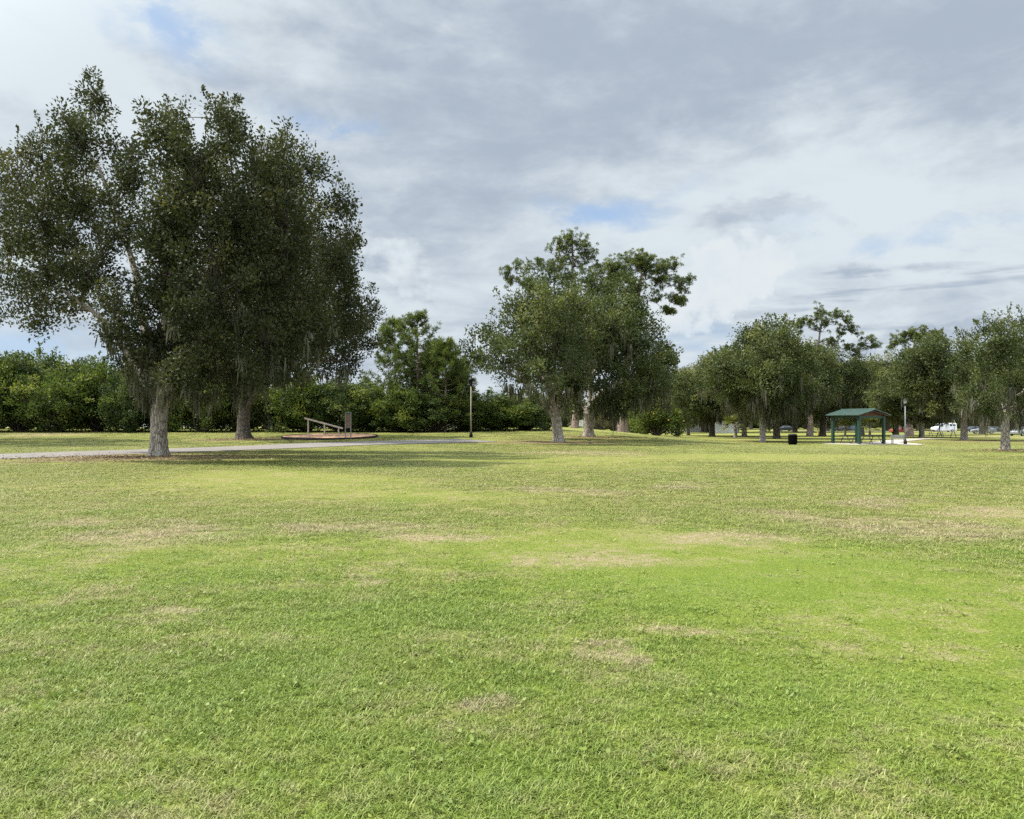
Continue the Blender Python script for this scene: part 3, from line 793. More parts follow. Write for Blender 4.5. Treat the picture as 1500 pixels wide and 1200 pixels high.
# --- fan palms
def make_palm(label, loc, th, n, fl, rng):
    t = thing('fan_palm', label, 'palm', loc)
    b = NB(); lb = NB()
    b.tube(np.array([[0, 0, -0.05], [0.03, 0, th * .5], [0, 0, th]]), np.array([0.26, 0.22, 0.2]), 10)
    for i in range(n):
        a = i * 2.4; el = rng.uniform(-0.35, 1.25)
        d = np.array([math.cos(a) * math.cos(el), math.sin(a) * math.cos(el), math.sin(el)])
        s = np.array([0, 0, th]); e = s + d * fl * 0.55
        b.tube(np.array([s, (s + e) / 2 + [0, 0, 0.06], e]), np.array([0.03, 0.025, 0.015]), 4)
        side = norm(np.cross(d, [0, 0, 1.0])); upv = np.cross(side, d)
        for j in range(17):
            g = (j - 8) / 8 * 1.5
            k = norm(d * math.cos(g) + side * math.sin(g) + upv * rng.normal(0.05, 0.06) - np.array([0, 0, 0.16]))
            l = fl * 0.5 * (1 - 0.25 * abs(g) / 1.5)
            w = 0.055 * fl
            bb = norm(np.cross(k, upv)) * w / 2
            tn = float(np.clip(rng.normal(0.45, 0.2), 0, 1))
            m = e + k * l * 0.6
            q = e + k * l - np.array([0, 0, 0.12 * l])
            lb.quads(np.array([[e - bb * .3, e + bb * .3, m + bb, m - bb], [m - bb, m + bb, q + bb * .15, q - bb * .15]]), np.array([tn, tn]))
    link_mesh('trunk', b.mesh('trunk', True), M['oak_bark'], t)
    link_mesh('crown', lb.mesh('crown'), M['palm_leaf'], t)
    return t
kp = make_palm('small fan palm with olive fronds between the twin stemmed oak and the whitish oak', at(1077, 108), 1.3, 26, 2.2, np.random.default_rng(81))
x, y, z = at(1274, 120)
dup(kp, (x, y, z), 1.2, (0.8, 0.8, 1.0), 'small pale fan palm seen behind the shelter posts')
x, y, z = at(1238, 135)
dup(kp, (x, y, z), 2.2, (0.7, 0.7, 0.9), 'smallest fan palm far behind the shelter')
EARTH.append((at(1078, 106)[0], 105, 4.5, 3.5))

# ------------------------------------------------------------------ ground, path, pads
def graded(a, b, fine, n):
    """coordinates from a to b, denser around `fine`"""
    t = np.linspace(-1, 1, n)
    s = np.sinh(t * 5.2) / math.sinh(5.2)
    return np.where(s < 0, fine + s * (fine - a), fine + s * (b - fine))
def ground():
    xs = graded(-2500, 2500, 0, 240); ys = graded(-600, 4200, 20, 300)
    X, Y = np.meshgrid(xs, ys)
    Z = terrain(X, Y)
    r = np.random.default_rng(3)
    for k in range(14):
        f = r.uniform(0.15, 1.1); a = r.uniform(0, 2 * PI); ph = r.uniform(0, 6.28)
        Z = Z + 0.0035 / f ** 0.6 * np.sin(f * (X * math.cos(a) + Y * math.sin(a)) + ph) * np.exp(-((X / 60) ** 2 + (Y / 60) ** 2))
    nx, ny = len(xs), len(ys)
    i = np.arange(ny - 1)[:, None] * nx; j = np.arange(nx - 1)[None, :]
    q = np.stack([i + j, i + j + 1, i + nx + j + 1, i + nx + j], -1).reshape(-1, 4)
    b = NB(); b.add(np.stack([X, Y, Z], -1).reshape(-1, 3), q)
    return b.mesh('ground', True)
LG = lawn_group()
m, t = new_mat('soil_and_turf')
gr = nd(t, 'ShaderNodeGroup'); gr.node_tree = LG
p = position(t)
nf = noise(t, p, 42.0, 4, 0.75); n2 = noise(t, p, 9.0, 5, 0.7)
col = mix(t, 1.0, gr.outputs[0], mix(t, mr(t, nf, 0.3, 0.7), (0.55, 0.58, 0.5), (1.12, 1.1, 1.05)), 'MULTIPLY')
h = mth(t, 'ADD', nf, n2)
finish(t, principled(t, col, 0.95, 0.08, 0, h, 0.7, 0.06))
M['ground'] = m
g = link_mesh('ground', ground(), M['ground']); props(g, kind='structure')

m, t = new_mat('asphalt_path')
p = position(t)
n1 = noise(t, p, 0.7, 5, 0.6); n2 = noise(t, p, 60, 3, 0.7); n3 = noise(t, p, 4.0, 6, 0.7)
c = mix(t, mr(t, n1, 0.3, 0.7), (0.145, 0.128, 0.115), (0.185, 0.165, 0.148))
c = mix(t, mr(t, n3, 0.55, 0.8, 0, 0.5), c, (0.16, 0.125, 0.09))
c = mix(t, mr(t, n2, 0.3, 0.7, 0, 0.35), c, (0.16, 0.155, 0.15))
finish(t, principled(t, c, 0.9, 0.2, 0, n2, 0.4, 0.01))
M['path'] = m
def ribbon(name, pts, w, mat, lift=0.012, n=90, rag=0.06):
    pts = np.array(pts, float)
    # Catmull-Rom through the points
    P = np.vstack([2 * pts[0] - pts[1], pts, 2 * pts[-1] - pts[-2]])
    out = []
    seg = len(pts) - 1
    for i in range(seg):
        p0, p1, p2, p3 = P[i], P[i + 1], P[i + 2], P[i + 3]
        for u in np.linspace(0, 1, n // seg, endpoint=False):
            out.append(0.5 * ((2 * p1) + (-p0 + p2) * u + (2 * p0 - 5 * p1 + 4 * p2 - p3) * u * u + (-p0 + 3 * p1 - 3 * p2 + p3) * u ** 3))
    out.append(pts[-1]); out = np.array(out)
    tan = norm(np.gradient(out, axis=0)); nrm = np.stack([-tan[:, 1], tan[:, 0]], 1)
    rr = np.random.default_rng(5)
    rows = []
    for k in np.linspace(-0.5, 0.5, 7):
        jit = rr.normal(0, rag, (len(out), 1)) if abs(k) > 0.49 else 0
        q = out + nrm * (k * w + jit)
        rows.append(np.column_stack([q, terrain(q[:, 0], q[:, 1]) + lift + 0.015]))
    V = np.stack(rows, 1); a, b_ = V.shape[:2]
    i = np.arange(a - 1)[:, None] * b_; j = np.arange(b_ - 1)[None, :]
    q = np.stack([i + j, i + j + 1, i + b_ + j + 1, i + b_ + j], -1).reshape(-1, 4)
    nb = NB(); nb.add(V.reshape(-1, 3), q)
    o = link_mesh(name, nb.mesh(name, True), mat)
    return props(o, kind='structure')
def G2(px, py):
    x, y, _ = on_ground(px, py); return (x, y)
PATH = [(-48, 16), (-34, 27), G2(0, 669), G2(120, 665), G2(250, 660.5), G2(380, 656), G2(480, 651.5), G2(560, 649), G2(640, 647), G2(672, 646.2), G2(700, 645.4)]
ribbon('path', PATH, 5.6, M['path'])
M['paving'] = simple('paving', (0.36, 0.32, 0.275), 0.85, 0.2, var=0.12, scale=0.6)

# ------------------------------------------------------------------ exercise station
xs, ys, zs = on_ground(484, 641)
sc_ = ys / FP
bed = thing('mulch_bed', 'tan mulch bed with low black edging beside the path', 'mulch bed', (xs, ys, zs))
def ellipse(a, b_, n, rag=0.0, seed=1):
    r = random.Random(seed)
    return [(math.cos(2 * PI * i / n) * a * (1 + r.uniform(-rag, rag)), math.sin(2 * PI * i / n) * b_ * (1 + r.uniform(-rag, rag))) for i in range(n)]
mb = MB(); outer = ellipse(68 * sc_, 5.0, 48); inner = ellipse(68 * sc_ - 0.12, 4.88, 48)
gz = lambda x, y: tz(xs + x, ys + y) - zs
vs = []
for (a, b_), (c_, d_) in zip(outer, inner):
    vs += [(a, b_, gz(a, b_) - 0.05), (a, b_, gz(a, b_) + 0.17), (c_, d_, gz(c_, d_) + 0.17), (c_, d_, gz(c_, d_) - 0.05)]
fs = []
for i in range(48):
    j = (i + 1) % 48
    for k in range(4):
        fs.append((i * 4 + k, i * 4 + (k + 1) % 4, j * 4 + (k + 1) % 4, j * 4 + k))
MB().add(vs, fs).build('edging', M['black_edging'], bed)
r = np.random.default_rng(6)
vs = [(0, 0, gz(0, 0) + 0.16)]; fs = []
for ri, k in enumerate((0.3, 0.6, 0.85, 1.0)):
    for (a, b_) in inner:
        vs.append((a * k, b_ * k, gz(a * k, b_ * k) + (0.16 if k < 0.9 else 0.12) + r.normal(0, 0.015)))
for i in range(48):
    j = (i + 1) % 48
    fs.append((0, 1 + i, 1 + j))
    for k in range(3):
        fs.append((1 + k * 48 + i, 1 + (k + 1) * 48 + i, 1 + (k + 1) * 48 + j, 1 + k * 48 + j))
MB().add(vs, fs).build('mulch', M['mulch'], bed, True)

xr, yr, zr = on_ground(474, 641)
s_ = yr / FP
ex = thing('exercise_rail', 'sloping weathered timber exercise rail on three posts in the mulch bed', 'exercise rail', (xr, yr, zr))
h0, h1 = height(612, yr) - zr, height(627, yr) - zr
xa, xb = (446 - 474) * s_, (502 - 474) * s_
sl = (h1 - h0) / (xb - xa)
mb = MB()
mb.prism([(xa, h0 - .10), (xb, h1 - .10), (xb, h1 + .03), (xa, h0 + .03)], -0.09, 0.09, 'y')
mb.build('rail', M['weathered_wood'], ex, bevel=0.02)
for px in (451.5, 475.5, 496):
    u = (px - 474) * s_
    hh = h0 + sl * (u - xa) - .11
    MB().box((u, 0, hh / 2), (0.10, 0.10, hh)).build('post', M['weathered_wood'], ex, bevel=0.01)
xn, yn, zn = on_ground(510, 644)
s_ = yn / FP
nf_ = thing('notice_frame', 'narrow brown instruction board in a grey post frame at the end of the exercise rail', 'sign', (xn, yn, zn))
hn = height(604, yn) - zn
w_ = 8 * s_
for sx in (-1, 1):
    MB().box((sx * w_ / 2, 0, hn / 2), (0.07, 0.07, hn)).build('post', M['grey_pole'], nf_, bevel=0.01)
MB().box((0, 0, hn - 0.035), (w_ - 0.07, 0.06, 0.07)).build('top_bar', M['grey_pole'], nf_, bevel=0.01)
MB().box((0, 0, hn * 0.68), (w_ - 0.075, 0.03, hn * 0.52)).build('board', M['brown_sign'], nf_)

# ------------------------------------------------------------------ lamp posts
def lamp(label, loc, H, pole_m, glass_m):
    t = thing('lamp_post', label, 'lamp post', loc, 0.3, 'park lamp posts')
    hl = H * 0.125
    MB().lathe([(0.15, -0.05), (0.15, 0.22), (0.12, 0.3), (0.11, 0.42)], 14).build('base', M['black_metal'], t, True)
    MB().lathe([(0.066, 0.4), (0.058, H * 0.4), (0.042, H - hl - 0.12)], 14).build('pole', pole_m, t, True)
    z0 = H - hl - 0.12
    MB().lathe([(0.075, z0), (0.11, z0 + 0.05), (0.07, z0 + 0.12), (0.15, z0 + 0.2)], 14).build('collar', M['black_metal'], t, True)
    ln = MB().lathe([(0.11, z0 + 0.2), (0.17, z0 + 0.2 + hl * 0.5)], 8).build('lantern', glass_m, t)
    fr = MB()
    for i in range(8):
        a = i * PI / 4
        fr.tube([(0.115 * math.cos(a), 0.115 * math.sin(a), z0 + 0.2), (0.175 * math.cos(a), 0.175 * math.sin(a), z0 + 0.2 + hl * 0.5)], 0.014, 4)
    fr.build('cage', M['black_metal'], ln)
    MB().lathe([(0.23, z0 + 0.2 + hl * 0.5), (0.215, z0 + 0.24 + hl * 0.5), (0.13, z0 + 0.2 + hl * 0.72), (0.05, z0 + 0.2 + hl * 0.85), (0.03, z0 + 0.2 + hl * 0.95), (0.008, z0 + 0.2 + hl)], 12).build('cap', M['black_metal'], ln)
    return t
x, y, z = on_ground(690, 641)
lamp('tan park lamp post with black lantern between the hedge and the middle oaks', (x, y, z), height(552, y) - z, M['pole'], M['black_metal'])
x, y, z = on_ground(1326, 651)
lamp('grey park lamp post with pale glass lantern beside the green shelter', (x, y, z), height(584, y) - z, M['grey_pole'], M['glass_lamp'])

# ------------------------------------------------------------------ picnic shelter
xf, yf, zf = on_ground(1258.5, 651.5)
s_ = yf / FP
side = 37 * s_ * math.sqrt(2) * 0.97
pav = thing('picnic_shelter', 'open picnic shelter with green metal gable roof on four green posts', 'shelter', (xf, yf, zf), 0)
ang = rad(45)
ang = rad(22); e1 = np.array([-math.sin(ang), math.cos(ang), 0]); e2 = np.array([math.cos(ang), math.sin(ang), 0]) ; a1 = side * 1.03; a2 = side * 0.93
eave = height(609, yf) - zf
FRc = np.zeros(3); FLc = e1 * a1; BRc = e2 * a2; BLc = FLc + BRc
for q in (FRc, FLc, BRc, BLc):
    MB().box((q[0], q[1], eave / 2 + 0.02), (0.24, 0.24, eave), ang).build('post', M['green_paint'], pav, bevel=0.015)
oh = 0.46
def rp(u, v, zz):                                   # u along the eave (towards FL), v from front eave to back eave
    return e1 * u + e2 * v + np.array([0, 0, zz])
rise = 0.5
def slab(u0, u1, v0, z0, v1, z1, th, name, mat):
    vs = [rp(u0, v0, z0), rp(u1, v0, z0), rp(u1, v1, z1), rp(u0, v1, z1)]
    vs += [q + np.array([0, 0, th]) for q in vs]
    return MB().add(vs, [(3, 2, 1, 0), (4, 5, 6, 7), (0, 1, 5, 4), (1, 2, 6, 5), (2, 3, 7, 6), (3, 0, 4, 7)]).build(name, mat, pav)
vm_ = a2 / 2
dz = rise / (vm_ + oh) * oh
slab(-oh, a1 + oh, -oh, eave - dz + 0.15, vm_, eave + rise - dz + 0.15, 0.05, 'roof_panel', M['green_roof'])
slab(-oh, a1 + oh, a2 + oh, eave - dz + 0.15, vm_ + 0.004, eave + rise - dz + 0.15, 0.05, 'roof_panel', M['green_roof'])
slab(-oh + 0.1, a1 + oh - 0.1, -oh + 0.1, eave - dz + 0.1, vm_, eave + rise - dz - 0.02, 0.06, 'soffit', M['roof_wood'])
slab(-oh + 0.1, a1 + oh - 0.1, a2 + oh - 0.1, eave - dz + 0.1, vm_ + 0.004, eave + rise - dz - 0.02, 0.06, 'soffit', M['roof_wood'])
rb = MB()
nrib = 14
for i in range(nrib + 1):
    u = -oh + (a1 + 2 * oh) * i / nrib
    for v0 in (-oh, a2 + oh):
        q0 = rp(u, v0, eave - dz + 0.215); q1 = rp(u, vm_, eave + rise - dz + 0.215)
        rb.tube([q0, q1], 0.022, 4)
rb.build('roof_seams', M['green_roof'], pav)
rc = MB(); q0, q1 = rp(-oh - 0.02, vm_, eave + rise - dz + 0.22), rp(a1 + oh + 0.02, vm_, eave + rise - dz + 0.22)
rc.tube([q0, q1], 0.07, 6); rc.build('ridge_cap', M['green_roof'], pav)
for u in (0.0, a1):
    vs = [rp(u - 0.04, 0.12, eave), rp(u - 0.04, a2 - 0.12, eave), rp(u - 0.04, vm_, eave + rise - dz - 0.08)]
    vs += [q + e1 * 0.08 for q in vs]
    MB().add(vs, [(0, 1, 2), (5, 4, 3), (0, 3, 4, 1), (1, 4, 5, 2), (2, 5, 3, 0)]).build('gable_board', M['roof_wood'], pav)

bm_ = MB()
for p0, p1 in ((FRc, FLc), (BRc, BLc), (FRc, BRc), (FLc, BLc)):
    dr = (p1 - p0) / np.linalg.norm(p1 - p0)
    c_ = (p0 + p1) / 2
    bm_.box((c_[0], c_[1], eave - 0.12), (np.linalg.norm(p1 - p0) - 0.25, 0.12, 0.22), math.atan2(dr[1], dr[0]))
bm_.build('beam', M['green_paint'], pav)
# concrete pad under it and the pale walk to the right
def pad(name, pts, mat, lift):
    mb = MB(); n = len(pts)
    zt_ = [tz(a, b_) + lift for a, b_ in pts]
    vs = [(a, b_, zz) for (a, b_), zz in zip(pts, zt_)] + [(a, b_, zz - 0.2) for (a, b_), zz in zip(pts, zt_)]
    mb.add(vs, [tuple(range(n))] + [(i, n + i, n + (i + 1) % n, (i + 1) % n) for i in range(n)])
    return props(mb.build(name, mat), kind='structure')
o3 = np.array([xf, yf, 0])
cor = [o3 + e1 * -0.7 + e2 * -0.7, o3 + e1 * (a1 + 0.7) - e2 * 0.7, o3 + e1 * (a1 + 0.7) + e2 * (a2 + 0.7), o3 - e1 * 0.7 + e2 * (a2 + 0.7)]
zmax = max(tz(q[0], q[1]) for q in cor)
pad('pavement', [(q[0], q[1]) for q in cor], M['paving'], 0.06)
ribbon('footpath', [(xf + 2.4, yf + 2.2), G2(1300, 649), G2(1322, 650), G2(1336, 652)], 2.2, M['paving'], 0.02, 40, 0.03)
ribbon('side_path', [(xf + 4.0, yf + 4.5), G2(1310, 646.5), G2(1345, 643.5), G2(1378, 643)], 2.6, M['paving'], 0.03, 40, 0.03)

# picnic tables
def picnic_table(label, loc, rz, wood, group='picnic tables'):
    t = thing('picnic_table', label, 'picnic table', loc, rz, group)
    top = MB()
    for i in range(5): top.box((0, -0.32 + i * 0.16, 0.75), (1.8, 0.145, 0.04))
    top.build('tabletop', wood, t)
    for sy in (-1, 1):
        b = MB()
        for k in (0, 1): b.box((0, sy * (0.62 + k * 0.15), 0.45), (1.8, 0.14, 0.04))
        b.build('bench_seat', wood, t)
    for sx in (-1, 1):
        f = MB()
        for sy in (-1, 1): f.tube([(sx * 0.65, sy * 0.7, 0), (sx * 0.65, sy * 0.25, 0.72)], 0.035, 6)
        f.box((sx * 0.65, 0, 0.41), (0.05, 1.5, 0.04))
        f.build('leg', M['table_metal'], t)
    return t
c0 = o3 + e1 * a1 * 0.72 + e2 * a2 * 0.45
kt = picnic_table('dark picnic table under the left side of the green shelter', (c0[0], c0[1], tz(c0[0], c0[1]) + 0.06), 0.3, M['table_metal'])
c0 = o3 + e1 * a1 * 0.12 + e2 * a2 * 0.62
dup(kt, (c0[0], c0[1], tz(c0[0], c0[1]) + 0.06), 0.5, None, 'dark picnic table under the right side of the green shelter')
x, y, z = at(1386, 118)
kw = picnic_table('weathered long picnic table on the grass in front of the white van', (x, y, z), 0.05, M['table_wood'])
kw.scale = (1.6, 1, 1)
x, y, z = at(1371, 124)
dup(kw, (x, y, z), -0.1, (1.2, 1, 1), 'weathered picnic table behind the one in front of the white van')
# bench by the globe lamp
x, y, z = on_ground(1316, 650.5)
bn = thing('park_bench', 'pale metal park bench at the foot of the glass lantern lamp post', 'bench', (x, y, z), 2.4)
MB().box((0, 0, 0.45), (1.3, 0.42, 0.04)).build('seat', M['grey_pole'], bn)
bk = MB()
for k in range(3): bk.box((0, 0.22, 0.58 + k * 0.13), (1.3, 0.03, 0.09))
bk.build('backrest', M['grey_pole'], bn)
for sx in (-1, 1):
    l = MB(); l.box((sx * 0.55, -0.15, 0.215), (0.06, 0.06, 0.43)); l.box((sx * 0.55, 0.22, 0.44), (0.06, 0.026, 0.88)); l.box((sx * 0.55, 0.02, 0.66), (0.05, 0.36, 0.04))
    l.build('leg', M['black_metal'], bn)

# waste bin
x, y, z = on_ground(1161, 651.5)
bs = y / FP
bin_ = thing('waste_bin', 'black cylindrical litter bin on the grass left of the shelter', 'bin', (x, y, z))
Hb = height(635.5, y) - z; Rb = 6.0 * bs
MB().lathe([(Rb * .9, 0), (Rb * .95, 0.06), (Rb, 0.1), (Rb, Hb * 0.86)], 20).build('drum', M['bin_plastic'], bin_, True)
sl_ = MB()
for i in range(20):
    a = i * 2 * PI / 20
    sl_.box((math.cos(a) * (Rb + 0.02), math.sin(a) * (Rb + 0.02), Hb * 0.48), (0.02, 0.09, Hb * 0.7), a)
sl_.build('slat_band', M['bin_plastic'], bin_)
MB().lathe([(Rb * 1.08, Hb * 0.86), (Rb * 1.1, Hb * 0.9), (Rb * 0.95, Hb * 0.97), (Rb * 0.45, Hb), (Rb * 0.4, Hb * 0.985)], 20).build('lid', M['black_metal'], bin_, True)

# marker post with a yellow foot
x, y, z = on_ground(1198, 638)
mp = thing('marker_post', 'thin dark marker post with yellow foot left of the shelter', 'post', (x, y, z))
Hm = height(607, y) - z
MB().box((0, 0, 0.35), (0.16, 0.16, 0.7)).build('foot', M['yellow_paint'], mp, bevel=0.01)
MB().lathe([(0.06, 0.7), (0.06, Hm * 0.6)], 8).build('pole', M['black_metal'], mp, True)
MB().box((0, -0.02, Hm * 0.8), (0.7, 0.05, Hm * 0.4)).build('plate', M['black_metal'], mp, bevel=0.01)

# ------------------------------------------------------------------ vehicles
def wheel(parent, x, y, R, w):
    s = 1 if y > 0 else -1
    o = MB(); seg = 18
    pr = [(R * 0.62, -w / 2), (R * 0.95, -w / 2), (R, -w / 4), (R, w / 4), (R * 0.95, w / 2), (R * 0.62, w / 2)]
    vs = [(x + r_ * math.cos(2 * PI * i / seg), y + h_, R + r_ * math.sin(2 * PI * i / seg)) for r_, h_ in pr for i in range(seg)]
    n = len(pr)
    fs = [(j * seg + i, j * seg + (i + 1) % seg, ((j + 1) % n) * seg + (i + 1) % seg, ((j + 1) % n) * seg + i) for j in range(n) for i in range(seg)]
    tyre = o.add(vs, fs).build('wheel', M['tyre'], parent, True)
    d = MB(); vs = [(x, y + s * w * 0.3, R)] + [(x + R * 0.62 * math.cos(2 * PI * i / seg), y + s * w * 0.42, R + R * 0.62 * math.sin(2 * PI * i / seg)) for i in range(seg)]
    d.add(vs, [(0, 1 + i, 1 + (i + 1) % seg) for i in range(seg)]).build('rim', M['rim'], tyre)
def loft(sections):
    """sections along x: (x, [(y,z)...]) with equal counts"""
    mb = MB(); n = len(sections[0][1])
    vs = [(x, y, z) for x, ring in sections for y, z in ring]
    fs = [(j * n + i, j * n + (i + 1) % n, (j + 1) * n + (i + 1) % n, (j + 1) * n + i) for j in range(len(sections) - 1) for i in range(n)]
    fs.append(tuple(range(n))[::-1]); fs.append(tuple((len(sections) - 1) * n + i for i in range(n)))
    return mb.add(vs, fs)
def ring(w, zb, zs, zt, tw):
    """body cross-section: sill, shoulder, roof"""
    h = w / 2; t_ = tw / 2
    return [(-h * .93, zb), (-h, zb + .18), (-h, zs), (-t_, zt - .08), (-t_ * .85, zt), (t_ * .85, zt), (t_, zt - .08), (h, zs), (h, zb + .18), (h * .93, zb)]
def van(label, loc, rz):
    t = thing('cargo_van', label, 'van', loc, rz)
    w = 1.98
    S = [(-2.72, ring(w * .9, .45, .75, .98, w * .84)), (-2.6, ring(w * .97, .34, .95, 1.10, w * .9)), (-1.95, ring(w, .3, 1.1, 1.24, w * .92)), (-1.75, ring(w, .3, 1.15, 1.4, w * .88)),
         (-1.15, ring(w, .3, 1.2, 2.02, w * .84)), (-0.8, ring(w, .3, 1.25, 2.14, w * .86)), (2.45, ring(w, .3, 1.25, 2.14, w * .88)), (2.66, ring(w * .98, .32, 1.2, 2.06, w * .86)), (2.72, ring(w * .96, .4, 1.1, 1.9, w * .84))]
    loft(S).build('body', M['white_paint'], t, bevel=0.03)
    MB().add([(-1.90, -.80, 1.32), (-1.90, .80, 1.32), (-1.20, .76, 2.0), (-1.20, -.76, 2.0)], [(0, 1, 2, 3)]).build('windscreen', M['window_glass'], t)
    for sy in (-1, 1):
        y1, y2 = sy * 1.0, sy * 0.895
        def win(x0, x1, x2, x3, za=1.3, zb=1.88):
            ya = sy * (w / 2 + .008 - (za - 1.23) * .14); yb = sy * (w / 2 + .008 - (zb - 1.23) * .14)
            MB().add([(x0, ya, za), (x1, ya, za), (x2, yb, zb), (x3, yb, zb)], [(0, 1, 2, 3)]).build('side_window', M['window_glass'], t)
        win(-1.5, -.62, -.62, -1.05)
        win(.95, 1.6, 1.6, .95, 1.38, 1.84); win(1.72, 2.4, 2.4, 1.72, 1.38, 1.84)
        MB().box((-2.68, sy * .72, .86), (.1, .3, .2)).build('headlight', M['lamp_clear'], t, bevel=0.02)
        MB().box((2.715, sy * .82, 1.05), (.06, .16, .5)).build('tail_light', M['tail_red'], t)
        MB().box((-1.15, sy * 1.10, 1.42), (.12, .18, .26)).build('mirror', M['black_metal'], t, bevel=0.02)
        for x in (-1.82, 1.6): wheel(t, x, sy * .88, .35, .24)
    MB().box((-2.74, 0, .5), (.12, 1.8, .22)).build('front_bumper', M['black_metal'], t, bevel=0.03)
    MB().box((2.76, 0, .5), (.12, 1.8, .2)).build('rear_bumper', M['black_metal'], t, bevel=0.03)
    return t
x, y, z = at(1382, 196)
van('white cargo van with dark rear side windows parked beyond the picnic tables', (x, y, z), rad(2))
def car(label, loc, rz, paint, group='cars parked beyond the trees'):
    t = thing('parked_car', label, 'car', loc, rz, group)
    w = 1.82
    S = [(-2.25, ring(w * .86, .38, .58, .70, w * .8)), (-2.12, ring(w * .95, .28, .70, .80, w * .86)), (-1.1, ring(w, .25, .86, .98, w * .88)), (-.95, ring(w, .25, .9, 1.04, w * .85)),
         (-.3, ring(w, .25, .92, 1.42, w * .72)), (.9, ring(w, .25, .95, 1.45, w * .72)), (1.65, ring(w, .25, .96, 1.1, w * .82)), (2.1, ring(w * .96, .3, .9, 1.02, w * .84)), (2.25, ring(w * .88, .42, .75, .9, w * .78))]
    loft(S).build('body', paint, t, bevel=0.03)
    MB().add([(-.99, -.72, 1.035), (-.99, .72, 1.035), (-.36, .60, 1.415), (-.36, -.60, 1.415)], [(0, 1, 2, 3)]).build('windscreen', M['window_glass'], t)
    MB().add([(1.60, -.70, 1.14), (1.60, .70, 1.14), (.99, .60, 1.435), (.99, -.60, 1.435)], [(0, 1, 2, 3)]).build('rear_window', M['window_glass'], t)
    for sy in (-1, 1):
        MB().add([(-.72, sy * .905, 1.0), (1.25, sy * .905, 1.0), (.85, sy * .715, 1.37), (-.25, sy * .715, 1.36)], [(0, 1, 2, 3)]).build('side_window', M['window_glass'], t)
        MB().box((-2.17, sy * .62, .66), (.12, .32, .12)).build('headlight', M['lamp_clear'], t, bevel=0.02)
        MB().box((2.2, sy * .66, .82), (.08, .3, .12)).build('tail_light', M['tail_red'], t)
        for xx in (-1.4, 1.38): wheel(t, xx, sy * .80, .32, .22)
    return t
for px, d, rz, mt, lab in [(1320, 170, 0.1, 'red_car', 'dull red car parked behind the reddish pine trunk'),
                           (1440, 165, -0.4, 'silver_car', 'silver car parked just left of the edge oak trunk'),
                           (1458, 178, 2.7, 'dark_car', 'dark car nosed in behind the edge oak trunk'),
                           (1497, 130, 0.5, 'silver_car', 'silver car cut by the edge of the photo right of the edge oak'),
                           (1425, 190, 0.2, 'dark_car', 'dark car far behind the grey leaning oak trunk'),
                           (1232, 205, 0.0, 'dark_car', 'dark car in the deep shade behind the shelter left post'),
                           (1248, 208, 0.1, 'blue_car', 'dark blue car in the deep shade behind the shelter middle posts'),
                           (1150, 210, 0.1, 'dark_car', 'dark car in the distance above the black litter bin')]:
    x, y, z = at(px, d)
    car(lab, (x, y, z), rz, M[mt])
# parking lane under the vehicles
ribbon('road', [at(1130, 215)[:2], at(1250, 206)[:2], at(1382, 197)[:2], at(1450, 180)[:2], at(1560, 165)[:2]], 9.0, M['path'], 0.02, 60, 0.1)

# information sign beside the van
x, y, z = at(1398, 180)
sg = thing('park_sign', 'small dark blue panel sign on a post above the rear of the white van', 'sign', (x, y, z))
hs = height(606, 180) - z
MB().lathe([(0.06, -0.05), (0.06, hs)], 8).build('post', M['grey_pole'], sg, True)
MB().box((0.2, -0.1, hs - 0.75), (1.5, 0.06, 1.3)).build('panel', M['blue_sign'], sg, bevel=0.02)

# ------------------------------------------------------------------ small buildings behind
def house(name, label, loc, rz, w, dpt, h, roof_h, wall, roof, wins):
    t = thing(name, label, 'building', loc, rz, None)
    mb = MB()
    mb.prism([(-w / 2, -.3), (w / 2, -.3), (w / 2, h), (0, h + roof_h), (-w / 2, h)] if False else [(-dpt / 2, -.3), (dpt / 2, -.3), (dpt / 2, h), (0, h + roof_h), (-dpt / 2, h)], -w / 2, w / 2, 'x')
    mb.build('wall', wall, t)
    ov = 0.4; k = roof_h / (dpt / 2)
    for s in (-1, 1):
        pts = [(s * (dpt / 2 + ov), h - ov * k + 0.02), (0, h + roof_h + 0.02), (0, h + roof_h + 0.17), (s * (dpt / 2 + ov), h - ov * k + 0.17)]
        MB().prism(pts, -w / 2 - ov, w / 2 + ov, 'x').build('roof', roof, t)
    for i in range(wins):
        x = -w / 2 + w * (i + .5) / wins
        if i == wins // 2:
            MB().box((x, -dpt / 2 - .02, 1.0), (.95, .06, 2.0)).build('door', M['brown_sign'], t)
        else:
            f = MB().box((x, -dpt / 2 - .02, 1.5), (1.2, .08, 1.2)).build('window', M['white_paint'], t)
            MB().box((x, -dpt / 2 - .04, 1.5), (1.02, .08, 1.02)).build('pane', M['window_glass'], f)
    return t
x, y, z = at(851, 112)
wp = thing('fence_panel', 'short white fence panel seen between the trunks of the middle oaks', 'fence', (x, y, z), 0.1)
b = MB()
for i in range(9): b.box((-0.8 + i * 0.2, 0, 0.72), (0.15, 0.03, 0.95))
b.build('picket', M['white_wall'], wp)
for sx in (-0.92, 0.92): MB().box((sx, 0, 0.62), (0.1, 0.1, 1.3)).build('post', M['white_wall'], wp)
b = MB()
for zz_ in (0.45, 1.0): b.box((0, 0.04, zz_), (1.72, 0.04, 0.08))
b.build('rail', M['white_wall'], wp)
